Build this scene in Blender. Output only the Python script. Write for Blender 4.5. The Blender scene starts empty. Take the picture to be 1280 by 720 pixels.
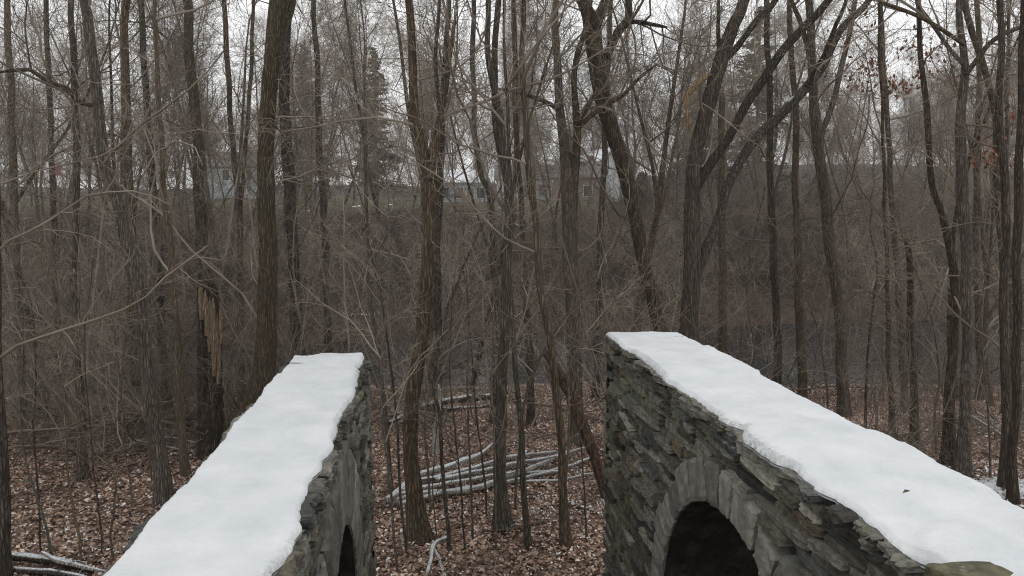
import bpy, math
import numpy as np
from mathutils import Vector

rng = np.random.default_rng(11)
D = bpy.data
SC = bpy.context.scene
COL = SC.collection
PI = math.pi

# ------------------------------------------------------------------ camera model
F = 931.0
EYE = 4.0
PITCH = math.atan(110 / F)
CP, SP = math.cos(PITCH), math.sin(PITCH)


def ray(u, v):
    x = (u - 640) / F
    w = -(v - 360) / F
    return np.array([x, CP + SP * w, -SP + CP * w])


def atY(u, v, Y):
    d = ray(u, v)
    return d * (Y / d[1]) + np.array([0, 0, EYE])


def atZ(u, v, z):
    d = ray(u, v)
    return d * ((z - EYE) / d[2]) + np.array([0, 0, EYE])


# ------------------------------------------------------------------ terrain
def sst(a, b, x):
    t = np.clip((x - a) / (b - a), 0, 1)
    return t * t * (3 - 2 * t)


def ground(x, y):
    x = np.asarray(x, float)
    y = np.asarray(y, float)
    z = -0.9 * sst(11, 19.5, y) - 1.8 * sst(19, 23, y)
    fe = 32.3 + 0.2 * x                                   # far water edge
    z = z + 1.9 * sst(fe - 3, fe + 1.5, y) + 4.1 * sst(fe + 1, fe + 21, y)
    z = z + 1.2 * sst(70, 130, y) + 4.6 * sst(135, 290, y) * (1 + 0.22 * np.sin(x * 0.017 + 1.1) + 0.12 * np.sin(x * 0.06) + 1.7 * sst(10, 110, x))
    z = z + (0.05 * np.sin(x * 0.9 + 0.3 * y) + 0.04 * np.sin(1.7 * y - 0.6 * x + 1)
             + 0.02 * np.sin(3.1 * x + 2.3 * y))
    z = z + 0.25 * sst(26, 40, y) * np.sin(0.35 * x + 0.2 * y)
    return z


def on_ground(u, v):
    """ground point under a pixel"""
    z = 0.0
    for _ in range(30):
        p = atZ(u, v, z)
        z = 0.5 * z + 0.5 * float(ground(p[0], p[1]))
    return atZ(u, v, z)


# ------------------------------------------------------------------ materials
def new_mat(name):
    m = D.materials.new(name)
    m.use_nodes = True
    nt = m.node_tree
    b = nt.nodes['Principled BSDF']
    return m, nt, b


def N(nt, t, **kw):
    n = nt.nodes.new(t)
    for k, v in kw.items():
        if k.startswith('i_'):
            n.inputs[k[2:].replace('_', ' ')].default_value = v
        else:
            setattr(n, k, v)
    return n


def ramp(nt, stops, interp='LINEAR'):
    n = nt.nodes.new('ShaderNodeValToRGB')
    n.color_ramp.interpolation = interp
    e = n.color_ramp.elements
    while len(e) < len(stops):
        e.new(0.5)
    for el, (p, c) in zip(e, stops):
        el.position = p
        el.color = tuple(c) + (1,) if len(c) == 3 else c
    return n


def mixc(nt, fac, a, b, blend='MIX'):
    n = nt.nodes.new('ShaderNodeMix')
    n.data_type = 'RGBA'
    n.blend_type = blend
    for s, val in ((n.inputs[0], fac), (n.inputs[6], a), (n.inputs[7], b)):
        if hasattr(val, 'is_linked'):
            nt.links.new(val, s)
        elif isinstance(val, (int, float)):
            s.default_value = val
        else:
            s.default_value = tuple(val) + (1,)
    return n.outputs[2]


def math_(nt, op, a, b=None, clamp=False):
    n = nt.nodes.new('ShaderNodeMath')
    n.operation = op
    n.use_clamp = clamp
    for s, val in zip(n.inputs, (a, b)):
        if val is None:
            continue
        if hasattr(val, 'is_linked'):
            nt.links.new(val, s)
        else:
            s.default_value = val
    return n.outputs[0]


def maprange(nt, v, a, b):
    n = nt.nodes.new('ShaderNodeMapRange')
    n.interpolation_type = 'SMOOTHSTEP'
    n.inputs[1].default_value = a
    n.inputs[2].default_value = b
    nt.links.new(v, n.inputs[0])
    return n.outputs[0]


def noise_(nt, vec, scale, detail=4, rough=0.55):
    n = N(nt, 'ShaderNodeTexNoise')
    n.inputs['Scale'].default_value = scale
    n.inputs['Detail'].default_value = detail
    n.inputs['Roughness'].default_value = rough
    if vec is not None:
        nt.links.new(vec, n.inputs['Vector'])
    return n


def mapping(nt, vec, scale):
    n = N(nt, 'ShaderNodeMapping')
    n.inputs['Scale'].default_value = scale
    nt.links.new(vec, n.inputs['Vector'])
    return n.outputs[0]


def snow_mask(nt, pos, lo=0.55, hi=0.8, amount=0.5, scale=9):
    """snow that has settled on upward faces, in patches"""
    g = N(nt, 'ShaderNodeNewGeometry')
    sx = N(nt, 'ShaderNodeSeparateXYZ')
    nt.links.new(g.outputs['Normal'], sx.inputs[0])
    up = maprange(nt, sx.outputs['Z'], lo, hi)
    n = noise_(nt, pos, scale, 3)
    pt = maprange(nt, n.outputs['Fac'], 1 - amount - 0.06, 1 - amount + 0.06)
    return math_(nt, 'MULTIPLY', up, pt, True)


def bark(name, c1, c2, c3, ridges=1.0, snow=0.35, rnd=0.35):
    wm = (0.96, 0.875, 0.76)
    c1, c2, c3 = (tuple(a * b for a, b in zip(c, wm)) for c in (c1, c2, c3))
    m, nt, b = new_mat(name)
    tc = N(nt, 'ShaderNodeNewGeometry').outputs['Position']
    mp = mapping(nt, tc, (26 * ridges, 26 * ridges, 3.2))
    n1 = noise_(nt, mp, 1.0, 6, 0.65)
    n2 = noise_(nt, tc, 2.3, 4)
    vo = N(nt, 'ShaderNodeTexVoronoi', feature='DISTANCE_TO_EDGE')
    vo.inputs['Scale'].default_value = 1.0
    nt.links.new(mapping(nt, tc, (34 * ridges, 34 * ridges, 6)), vo.inputs['Vector'])
    crack = maprange(nt, vo.outputs['Distance'], 0.0, 0.28)
    rp = ramp(nt, [(0.25, c1), (0.5, c2), (0.78, c3)])
    nt.links.new(n1.outputs['Fac'], rp.inputs['Fac'])
    lich = maprange(nt, n2.outputs['Fac'], 0.5, 0.72)
    col = mixc(nt, math_(nt, 'MULTIPLY', lich, 0.45), rp.outputs['Color'], tuple(x * 1.25 for x in (c2[1], c2[1], c2[2])))
    col = mixc(nt, math_(nt, 'MULTIPLY', math_(nt, 'SUBTRACT', 1.0, crack), 0.55), col, tuple(x * 0.35 for x in c1))
    oi = N(nt, 'ShaderNodeObjectInfo')
    rv = math_(nt, 'MULTIPLY_ADD', oi.outputs['Random'], rnd)
    nt.nodes[-1].inputs[2].default_value = 1 - rnd / 2
    hs = N(nt, 'ShaderNodeHueSaturation')
    nt.links.new(rv, hs.inputs['Value'])
    r2_ = math_(nt, 'FRACT', math_(nt, 'MULTIPLY', oi.outputs['Random'], 7.13))
    sat_ = math_(nt, 'MULTIPLY_ADD', r2_, 0.5)
    nt.nodes[-1].inputs[2].default_value = 0.5
    nt.links.new(sat_, hs.inputs['Saturation'])
    nt.links.new(col, hs.inputs['Color'])
    sm = snow_mask(nt, tc, 0.5, 0.75, snow, 5)
    col = mixc(nt, sm, hs.outputs['Color'], (0.82, 0.84, 0.86))
    nt.links.new(col, b.inputs['Base Color'])
    b.inputs['Roughness'].default_value = 0.9
    b.inputs['Specular IOR Level'].default_value = 0.15
    bp = N(nt, 'ShaderNodeBump')
    bp.inputs['Strength'].default_value = 0.9
    bp.inputs['Distance'].default_value = 0.02
    hgt = math_(nt, 'ADD', math_(nt, 'MULTIPLY', n1.outputs['Fac'], 0.7), crack)
    nt.links.new(hgt, bp.inputs['Height'])
    nt.links.new(bp.outputs[0], b.inputs['Normal'])
    return m


def plain(name, c, rough=0.8, var=0.25, scale=3.0, rnd=0.0, spec=0.2):
    m, nt, b = new_mat(name)
    tc = N(nt, 'ShaderNodeNewGeometry').outputs['Position']
    n = noise_(nt, tc, scale, 5)
    rp = ramp(nt, [(0.3, tuple(x * (1 - var) for x in c)), (0.7, tuple(x * (1 + var) for x in c))])
    nt.links.new(n.outputs['Fac'], rp.inputs['Fac'])
    out = rp.outputs['Color']
    if rnd:
        oi = N(nt, 'ShaderNodeObjectInfo')
        rv = math_(nt, 'MULTIPLY_ADD', oi.outputs['Random'], rnd)
        nt.nodes[-1].inputs[2].default_value = 1 - rnd / 2
        hs = N(nt, 'ShaderNodeHueSaturation')
        nt.links.new(rv, hs.inputs['Value'])
        nt.links.new(out, hs.inputs['Color'])
        out = hs.outputs['Color']
    nt.links.new(out, b.inputs['Base Color'])
    b.inputs['Roughness'].default_value = rough
    b.inputs['Specular IOR Level'].default_value = spec
    return m


def attr_mat(name, rough=0.85, var=0.3, scale=30, bump=0.0, bscale=40, snow=0.0, streak=False, spec=0.2):
    """base colour from the mesh's own colour attribute (each stone or leaf has its colour), broken up by noise"""
    m, nt, b = new_mat(name)
    at = N(nt, 'ShaderNodeAttribute', attribute_name='Col')
    tc = N(nt, 'ShaderNodeNewGeometry').outputs['Position']
    n = noise_(nt, tc, scale, 6, 0.65)
    rp = ramp(nt, [(0.3, (1 - var,) * 3), (0.72, (1 + var,) * 3)])
    nt.links.new(n.outputs['Fac'], rp.inputs['Fac'])
    col = mixc(nt, 1.0, at.outputs['Color'], rp.outputs['Color'], 'MULTIPLY')
    if streak:
        n3 = noise_(nt, mapping(nt, tc, (9, 9, 0.9)), 1.0, 5, 0.6)
        st = maprange(nt, n3.outputs['Fac'], 0.42, 0.7)
        col = mixc(nt, math_(nt, 'MULTIPLY', st, 0.38), col, (0.045, 0.043, 0.036))
        n4 = noise_(nt, tc, 5.0, 5, 0.6)
        li = maprange(nt, n4.outputs['Fac'], 0.56, 0.68)
        col = mixc(nt, math_(nt, 'MULTIPLY', li, 0.16), col, (0.15, 0.15, 0.09))
        n5 = noise_(nt, tc, 14.0, 5, 0.7)
        l5 = maprange(nt, n5.outputs['Fac'], 0.62, 0.68)
        col = mixc(nt, math_(nt, 'MULTIPLY', l5, 0.5), col, (0.34, 0.34, 0.30))
    if snow:
        sm = snow_mask(nt, tc, 0.62, 0.85, snow, 13)
        col = mixc(nt, sm, col, (0.82, 0.84, 0.86))
    nt.links.new(col, b.inputs['Base Color'])
    b.inputs['Roughness'].default_value = rough
    b.inputs['Specular IOR Level'].default_value = spec
    if bump:
        bn = noise_(nt, mapping(nt, tc, (0.35, 0.35, 1.6)) if streak else tc, bscale, 8, 0.72)
        bp = N(nt, 'ShaderNodeBump')
        bp.inputs['Strength'].default_value = bump
        bp.inputs['Distance'].default_value = 0.02
        nt.links.new(bn.outputs['Fac'], bp.inputs['Height'])
        nt.links.new(bp.outputs[0], b.inputs['Normal'])
    return m


M = {}
M['bark'] = bark('bark_grey_brown', (0.075, 0.059, 0.045), (0.165, 0.133, 0.102), (0.30, 0.252, 0.198))
M['bark_dark'] = bark('bark_dark', (0.05, 0.040, 0.032), (0.115, 0.094, 0.075), (0.22, 0.185, 0.15))
M['bark_olive'] = bark('bark_olive', (0.066, 0.058, 0.044), (0.155, 0.136, 0.106), (0.29, 0.26, 0.207), 1.2, 0.2)
M['bark_thin'] = bark('bark_smooth', (0.13, 0.108, 0.084), (0.23, 0.195, 0.155), (0.35, 0.305, 0.25), 1.8, 0.3)
M['bark_far'] = bark('bark_far', (0.11, 0.09, 0.075), (0.19, 0.16, 0.132), (0.29, 0.25, 0.21), 0.7, 0.2)
M['bark_log'] = bark('snowy_log_bark', (0.05, 0.040, 0.032), (0.115, 0.094, 0.075), (0.22, 0.185, 0.15), 1.0, 0.62)
M['pale_wood'] = bark('bare_pale_wood', (0.28, 0.265, 0.25), (0.5, 0.485, 0.475), (0.72, 0.72, 0.74), 1.2, 0.74)
M['torn_wood'] = bark('torn_wood', (0.19, 0.135, 0.085), (0.42, 0.315, 0.205), (0.62, 0.51, 0.37), 1.6, 0.1)
M['rotten'] = bark('rotten_red_wood', (0.045, 0.027, 0.018), (0.135, 0.082, 0.055), (0.24, 0.16, 0.115), 1.3, 0.18)
M['twig'] = plain('twig_bark', (0.205, 0.172, 0.138), 0.85, 0.4, 2.0, 0.8)
M['twig_pale'] = plain('twig_pale_bark', (0.225, 0.193, 0.158), 0.85, 0.3, 2.0, 0.8)
M['twig_far'] = plain('twig_far_bark', (0.285, 0.243, 0.195), 0.9, 0.25, 0.6, 0.8)
M['twig_red'] = plain('twig_reddish', (0.275, 0.225, 0.18), 0.9, 0.3, 0.6, 0.8)
M['twig_dark'] = plain('twig_dark_bark', (0.12, 0.10, 0.082), 0.9, 0.3, 0.6, 0.8)
M['needle'] = plain('conifer_needles', (0.075, 0.087, 0.07), 0.8, 0.5, 1.5, 0.3)
M['stone'] = attr_mat('split_field_stone', 0.9, 0.5, 24, 1.0, 40, 0.14, True)
M['mossy'] = attr_mat('mossy_stone', 0.9, 0.5, 24, 1.0, 40, 0.3, True)
M['ashlar'] = attr_mat('cut_stone', 0.85, 0.35, 18, 0.5, 60, 0.1, True)
M['leaf'] = attr_mat('dead_leaf', 0.75, 0.35, 60, spec=0.3)


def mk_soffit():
    m, nt, b = new_mat('near_black_stone')  # near-black mottled stone colour for the whole arch lining
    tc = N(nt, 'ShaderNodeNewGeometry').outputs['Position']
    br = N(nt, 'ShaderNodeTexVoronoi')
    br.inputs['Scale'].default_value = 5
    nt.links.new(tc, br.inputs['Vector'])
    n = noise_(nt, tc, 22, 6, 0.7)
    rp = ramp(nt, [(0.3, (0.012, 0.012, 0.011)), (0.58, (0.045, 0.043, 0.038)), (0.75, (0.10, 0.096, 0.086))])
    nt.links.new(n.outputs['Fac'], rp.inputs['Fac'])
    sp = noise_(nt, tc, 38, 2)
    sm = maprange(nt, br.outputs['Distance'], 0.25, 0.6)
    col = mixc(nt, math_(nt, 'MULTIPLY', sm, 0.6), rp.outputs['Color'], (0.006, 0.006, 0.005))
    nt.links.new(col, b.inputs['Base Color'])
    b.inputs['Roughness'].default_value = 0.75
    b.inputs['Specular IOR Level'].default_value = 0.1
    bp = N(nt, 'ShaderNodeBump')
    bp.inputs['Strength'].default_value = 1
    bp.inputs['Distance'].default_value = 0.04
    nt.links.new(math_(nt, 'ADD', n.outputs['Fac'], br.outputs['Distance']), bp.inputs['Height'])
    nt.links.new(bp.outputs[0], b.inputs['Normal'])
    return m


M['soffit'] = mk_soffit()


def mk_snow():
    m, nt, b = new_mat('settled_snow')
    tc = N(nt, 'ShaderNodeNewGeometry').outputs['Position']
    n = noise_(nt, tc, 3.5, 6, 0.6)
    rp = ramp(nt, [(0.3, (0.555, 0.585, 0.605)), (0.66, (0.685, 0.70, 0.71))])
    nt.links.new(n.outputs['Fac'], rp.inputs['Fac'])
    n2 = noise_(nt, tc, 46, 3, 0.7)
    dirt = maprange(nt, n2.outputs['Fac'], 0.715, 0.74)
    col = mixc(nt, math_(nt, 'MULTIPLY', dirt, 0.5), rp.outputs['Color'], (0.30, 0.27, 0.23))
    at = N(nt, 'ShaderNodeAttribute', attribute_name='Col')
    n3 = noise_(nt, tc, 38, 6, 0.75)
    thin = math_(nt, 'MULTIPLY', at.outputs['Fac'], maprange(nt, n3.outputs['Fac'], 0.40, 0.62), True)
    col = mixc(nt, thin, col, (0.16, 0.15, 0.12))
    nt.links.new(col, b.inputs['Base Color'])
    b.inputs['Roughness'].default_value = 0.7
    b.inputs['Specular IOR Level'].default_value = 0.2
    b.inputs['Subsurface Weight'].default_value = 0.0
    a = noise_(nt, mapping(nt, tc, (5, 11, 5)), 1.0, 8, 0.62)
    g = noise_(nt, tc, 130, 3, 0.7)
    bp = N(nt, 'ShaderNodeBump')
    bp.inputs['Strength'].default_value = 0.7
    bp.inputs['Distance'].default_value = 0.03
    h = math_(nt, 'ADD', a.outputs['Fac'], math_(nt, 'MULTIPLY', g.outputs['Fac'], 0.12))
    nt.links.new(h, bp.inputs['Height'])
    nt.links.new(bp.outputs[0], b.inputs['Normal'])
    return m


M['snow'] = mk_snow()


def mk_ground():
    m, nt, b = new_mat('forest_floor')
    tc = N(nt, 'ShaderNodeNewGeometry').outputs['Position']
    sx = N(nt, 'ShaderNodeSeparateXYZ')
    nt.links.new(tc, sx.inputs[0])
    vo = N(nt, 'ShaderNodeTexVoronoi')
    vo.inputs['Scale'].default_value = 17
    nt.links.new(tc, vo.inputs['Vector'])
    rp = ramp(nt, [(0.0, (0.07, 0.042, 0.03)), (0.35, (0.15, 0.09, 0.064)), (0.6, (0.22, 0.145, 0.106)), (0.85, (0.34, 0.26, 0.21)), (1.0, (0.45, 0.38, 0.34))])
    sv = N(nt, 'ShaderNodeSeparateColor')
    nt.links.new(vo.outputs['Color'], sv.inputs[0])
    nt.links.new(sv.outputs[0], rp.inputs['Fac'])
    n = noise_(nt, tc, 1.2, 5)
    col = mixc(nt, math_(nt, 'MULTIPLY', n.outputs['Fac'], 0.5), rp.outputs['Color'], (0.03, 0.021, 0.017))
    # mud along the water's edge and on the far bank
    far = maprange(nt, sx.outputs['Y'], 24.0, 30.0)
    nb = noise_(nt, tc, 2.5, 6, 0.7)
    rb = ramp(nt, [(0.3, (0.030, 0.022, 0.018)), (0.55, (0.075, 0.053, 0.043)), (0.8, (0.13, 0.098, 0.08))])
    nt.links.new(nb.outputs['Fac'], rb.inputs['Fac'])
    col = mixc(nt, far, col, rb.outputs['Color'])
    # rough lawn at the top of the bank
    fld = maprange(nt, sx.outputs['Z'], 3.0, 3.7)
    ng = noise_(nt, tc, 0.6, 6, 0.65)
    rg = ramp(nt, [(0.3, (0.075, 0.072, 0.042)), (0.6, (0.115, 0.105, 0.064)), (0.8, (0.16, 0.14, 0.095))])
    nt.links.new(ng.outputs['Fac'], rg.inputs['Fac'])
    fld = math_(nt, 'MULTIPLY', fld, maprange(nt, math_(nt, 'MULTIPLY', sx.outputs['X'], -1.0), -14.0, -6.0))
    col = mixc(nt, fld, col, rg.outputs['Color'])
    hill = maprange(nt, sx.outputs['Y'], 120.0, 140.0)
    col = mixc(nt, hill, col, (0.055, 0.047, 0.042))
    # thin snow lying in patches
    ns = noise_(nt, tc, 0.55, 5, 0.6)
    nf = noise_(nt, tc, 16, 4, 0.7)
    s1 = maprange(nt, math_(nt, 'ADD', ns.outputs['Fac'], math_(nt, 'MULTIPLY', nf.outputs['Fac'], 0.5)), 0.90, 0.96)
    col = mixc(nt, math_(nt, 'MULTIPLY', s1, 0.45), col, (0.8, 0.82, 0.84))
    nt.links.new(col, b.inputs['Base Color'])
    b.inputs['Roughness'].default_value = 0.95
    b.inputs['Specular IOR Level'].default_value = 0.1
    bp = N(nt, 'ShaderNodeBump')
    bp.inputs['Strength'].default_value = 0.8
    bp.inputs['Distance'].default_value = 0.04
    nt.links.new(vo.outputs['Distance'], bp.inputs['Height'])
    nt.links.new(bp.outputs[0], b.inputs['Normal'])
    return m


M['ground'] = mk_ground()


def mk_water():
    m, nt, b = new_mat('river_water')
    tc = N(nt, 'ShaderNodeNewGeometry').outputs['Position']
    b.inputs['Base Color'].default_value = (0.014, 0.0165, 0.02, 1)
    b.inputs['Roughness'].default_value = 0.09
    b.inputs['IOR'].default_value = 1.33
    a = noise_(nt, mapping(nt, tc, (0.8, 3.0, 1)), 1.0, 5, 0.6)
    c = noise_(nt, mapping(nt, tc, (0.35, 0.9, 1)), 1.0, 3, 0.5)
    bp = N(nt, 'ShaderNodeBump')
    bp.inputs['Strength'].default_value = 0.45
    bp.inputs['Distance'].default_value = 0.09
    nt.links.new(math_(nt, 'ADD', a.outputs['Fac'], c.outputs['Fac']), bp.inputs['Height'])
    nt.links.new(bp.outputs[0], b.inputs['Normal'])
    return m


M['water'] = mk_water()
M['white_paint'] = plain('white_siding', (0.72, 0.74, 0.75), 0.6, 0.08, 1.0)
M['blue_paint'] = plain('pale_blue_siding', (0.50, 0.57, 0.60), 0.6, 0.08, 1.0)
M['tan_paint'] = plain('tan_siding', (0.36, 0.29, 0.24), 0.7, 0.1, 1.0)
M['roof'] = plain('grey_shingle', (0.17, 0.155, 0.15), 0.9, 0.2, 3.0)
M['roof_snow'] = plain('snowy_roof', (0.78, 0.80, 0.83), 0.8, 0.05, 1.0)
M['glass'] = plain('window_glass', (0.04, 0.05, 0.06), 0.1, 0.1, 1.0, 0, 0.5)
M['red_cloth'] = plain('red_cloth', (0.42, 0.10, 0.11), 0.8, 0.15, 4.0)
M['metal'] = plain('pale_metal', (0.6, 0.6, 0.6), 0.5, 0.05, 2.0)
M['brick'] = plain('chimney_brick', (0.22, 0.10, 0.075), 0.9, 0.2, 8.0)


# ------------------------------------------------------------------ objects
def tag(o, label=None, cat=None, group=None, kind=None):
    if label:
        o['label'] = label
    if cat:
        o['category'] = cat
    if group:
        o['group'] = group
    if kind:
        o['kind'] = kind
    return o


def mesh(name, V, faces, mat, smooth=True, col=None):
    V = np.ascontiguousarray(V, dtype=np.float32).reshape(-1, 3)
    faces = [np.asarray(f, dtype=np.int32) for f in faces if len(f)]
    me = D.meshes.new(name)
    me.vertices.add(len(V))
    me.vertices.foreach_set('co', V.ravel())
    loops = np.concatenate([f.ravel() for f in faces])
    tot = np.concatenate([np.full(len(f), f.shape[1], np.int32) for f in faces])
    st = np.concatenate([[0], np.cumsum(tot)[:-1]]).astype(np.int32)
    me.loops.add(len(loops))
    me.loops.foreach_set('vertex_index', loops)
    me.polygons.add(len(tot))
    me.polygons.foreach_set('loop_start', st)
    me.polygons.foreach_set('loop_total', tot)
    me.polygons.foreach_set('use_smooth', np.full(len(tot), bool(smooth)))
    if col is not None:
        a = me.attributes.new('Col', 'FLOAT_COLOR', 'POINT')
        c = np.ones((len(V), 4), np.float32)
        c[:, :3] = col
        a.data.foreach_set('color', c.ravel())
    me.materials.append(mat)
    me.update(calc_edges=True)
    me.validate()
    return me


def link(name, me, parent=None, loc=None):
    o = D.objects.new(name, me)
    COL.objects.link(o)
    if parent is not None:
        o.parent = parent
    if loc is not None:
        o.location = loc
    return o


def empty(name, loc):
    o = D.objects.new(name, None)
    o.empty_display_size = 0.3
    COL.objects.link(o)
    o.location = tuple(loc)
    return o


def copy_tree(o, parent=None):
    c = o.copy()
    COL.objects.link(c)
    if parent is not None:
        c.parent = parent
    for ch in list(o.children):
        copy_tree(ch, c)
    return c


class Geo:
    """collects pieces into one mesh"""

    def __init__(self):
        self.V, self.Fc, self.C, self.n = [], [], [], 0

    def add(self, V, faces, col=None):
        V = np.asarray(V, float).reshape(-1, 3)
        for f in faces:
            if len(f):
                self.Fc.append(np.asarray(f, np.int64) + self.n)
        self.V.append(V)
        if col is not None:
            self.C.append(np.broadcast_to(np.asarray(col, float), (len(V), 3)))
        self.n += len(V)

    def mesh(self, name, mat, smooth=True, off=None):
        V = np.concatenate(self.V)
        if off is not None:
            V = V - np.asarray(off)
        by = {}
        for f in self.Fc:
            by.setdefault(f.shape[1], []).append(f)
        fl = [np.concatenate(v) for v in by.values()]
        col = np.concatenate(self.C) if self.C else None
        return mesh(name, V, fl, mat, smooth, col)


def nrm(v):
    return v / np.maximum(np.linalg.norm(v, axis=-1, keepdims=True), 1e-9)


def tube(geo, P, R, sides, rough=0.0, col=None, cap=False):
    """P (B,n,3), R (B,n): tapered tubes"""
    P = np.asarray(P, float)
    R = np.asarray(R, float)
    B, n, _ = P.shape
    T = nrm(np.gradient(P, axis=1))
    md = nrm(P[:, -1] - P[:, 0])
    ref = nrm(np.cross(md, rng.normal(size=(B, 3))))[:, None, :]
    U = nrm(ref - (ref * T).sum(-1, keepdims=True) * T)
    W = np.cross(T, U)
    an = np.linspace(0, 2 * PI, sides, endpoint=False)
    rr = np.broadcast_to(R[:, :, None], (B, n, sides)).copy()
    if rough:
        base = rng.normal(size=(B, 1, sides))
        drift = np.cumsum(rng.normal(size=(B, n, sides)) * 0.35, axis=1)
        drift = drift - drift.mean(axis=(1,), keepdims=True)
        loc = rng.normal(size=(B, n, sides))
        rr = rr * (1 + rough * (0.6 * base + 0.5 * np.clip(drift, -2, 2) + 0.35 * loc))
    V = P[:, :, None, :] + rr[..., None] * (np.cos(an)[None, None, :, None] * U[:, :, None, :] + np.sin(an)[None, None, :, None] * W[:, :, None, :])
    b = np.arange(B)[:, None, None] * n * sides
    i = np.arange(n - 1)[None, :, None] * sides
    j = np.arange(sides)[None, None, :]
    j2 = (j + 1) % sides
    q = np.stack([b + i + j, b + i + j2, b + i + sides + j2, b + i + sides + j], -1).reshape(-1, 4)
    fs = [q]
    if cap:
        e = (np.arange(B)[:, None] * n * sides + (n - 1) * sides + np.arange(sides)[None, :])
        fs.append(e)
        e2 = (np.arange(B)[:, None] * n * sides + np.arange(sides)[None, ::-1])
        fs.append(e2)
    geo.add(V.reshape(-1, 3), fs, col)


def spawn(P, R, k, t0, t1, ang, ln, rr, rmin, n, wander, up, tip=0.35):
    """k children on every polyline of P; ln = (min,max) length in metres"""
    B, m, _ = P.shape
    idx = np.repeat(np.arange(B), k)
    C = B * k
    t = t0 + (t1 - t0) * (np.tile(np.arange(k), B) + rng.uniform(0, 1, C)) / k
    f = np.clip(t * (m - 1), 0, m - 1.001)
    i = f.astype(int)
    w = (f - i)[:, None]
    pos = P[idx, i] * (1 - w) + P[idx, i + 1] * w
    rad = R[idx, i] * (1 - w[:, 0]) + R[idx, i + 1] * w[:, 0]
    tan = nrm(P[idx, i + 1] - P[idx, i])
    per = nrm(np.cross(tan, rng.normal(size=(C, 3))))
    a = np.radians(rng.uniform(ang[0], ang[1], C))[:, None]
    d = nrm(np.cos(a) * tan + np.sin(a) * per)
    L = rng.uniform(ln[0], ln[1], C) * (1.1 - 0.55 * (t - t0) / max(t1 - t0, 1e-6))
    r0 = np.minimum(np.maximum(rr * L, rmin), rad * 0.8 + 0.0005)
    step = (L / (n - 1))[:, None]
    pts = [pos]
    p = pos
    curve = rng.normal(size=(C, 3)) * wander * 0.5
    for s in range(n - 1):
        d = nrm(d + rng.normal(size=(C, 3)) * wander + curve + np.array([0, 0, up]))
        p = p + d * step
        pts.append(p)
    P2 = np.stack(pts, 1)
    tp = np.linspace(1, tip, n)[None, :]
    R2 = np.maximum(r0[:, None] * tp, rmin * 0.6)
    return P2, R2


def grow(stems, lv, geo, rmin=0.0035, sides0=6):
    """stems: list of (P(n,3), R(n)); lv: list of level dicts; all branches go into geo"""
    cur = stems
    for q, l in enumerate(lv):
        nxt = []
        for P, R in cur:
            P2, R2 = spawn(P, R, l['k'], l.get('t0', 0.2), l.get('t1', 1.0), l.get('ang', (30, 65)), l['ln'], l.get('rr', 0.008), max(rmin, l.get('rmin', 0)), l.get('n', 6), l.get('w', 0.16), l.get('up', 0.05))
            tube(geo, P2, R2, max(3, sides0 - q))
            nxt.append((P2, R2))
        cur = nxt
    return cur


def resample(pts, rad, step):
    """Catmull-Rom through pts, about one point per step"""
    pts = np.asarray(pts, float)
    rad = np.asarray(rad, float)
    out, ro = [], []
    n = len(pts)
    for i in range(n - 1):
        p0 = pts[max(i - 1, 0)]
        p1, p2 = pts[i], pts[i + 1]
        p3 = pts[min(i + 2, n - 1)]
        k = max(2, int(np.linalg.norm(p2 - p1) / step))
        for s in np.arange(k) / k:
            a = 2 * p1
            b = p2 - p0
            c = 2 * p0 - 5 * p1 + 4 * p2 - p3
            d = -p0 + 3 * p1 - 3 * p2 + p3
            out.append(0.5 * (a + b * s + c * s * s + d * s ** 3))
            ro.append(rad[i] * (1 - s) + rad[i + 1] * s)
    out.append(pts[-1])
    ro.append(rad[-1])
    return np.array(out), np.array(ro)


# ------------------------------------------------------------------ ground, water
def make_ground():
    ys = np.concatenate([np.arange(-12, 64, 0.35), np.geomspace(64, 900, 60)])
    xs = np.concatenate([-np.geomspace(40, 700, 34)[::-1], np.arange(-39.6, 39.7, 0.45), np.geomspace(40, 700, 34)])
    X, Y = np.meshgrid(xs, ys)
    Z = ground(X, Y)
    V = np.stack([X, Y, Z], -1).reshape(-1, 3)
    ny, nx = X.shape
    i = np.arange(ny - 1)[:, None] * nx + np.arange(nx - 1)[None, :]
    q = np.stack([i, i + 1, i + nx + 1, i + nx], -1).reshape(-1, 4)
    tag(link('ground', mesh('ground', V, [q], M['ground'])), kind='structure')
    xs = np.linspace(-160, 160, 40)
    V, q = [], []
    for x in xs:
        V += [(x, 17.5, -1.75), (x, 36 + 0.2 * x + 1.5, -1.75)]
    for k in range(len(xs) - 1):
        q.append((2 * k, 2 * k + 2, 2 * k + 3, 2 * k + 1))
    tag(link('river_water', mesh('river_water', V, [np.array(q)], M['water'], False)), kind='structure')


make_ground()

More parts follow.
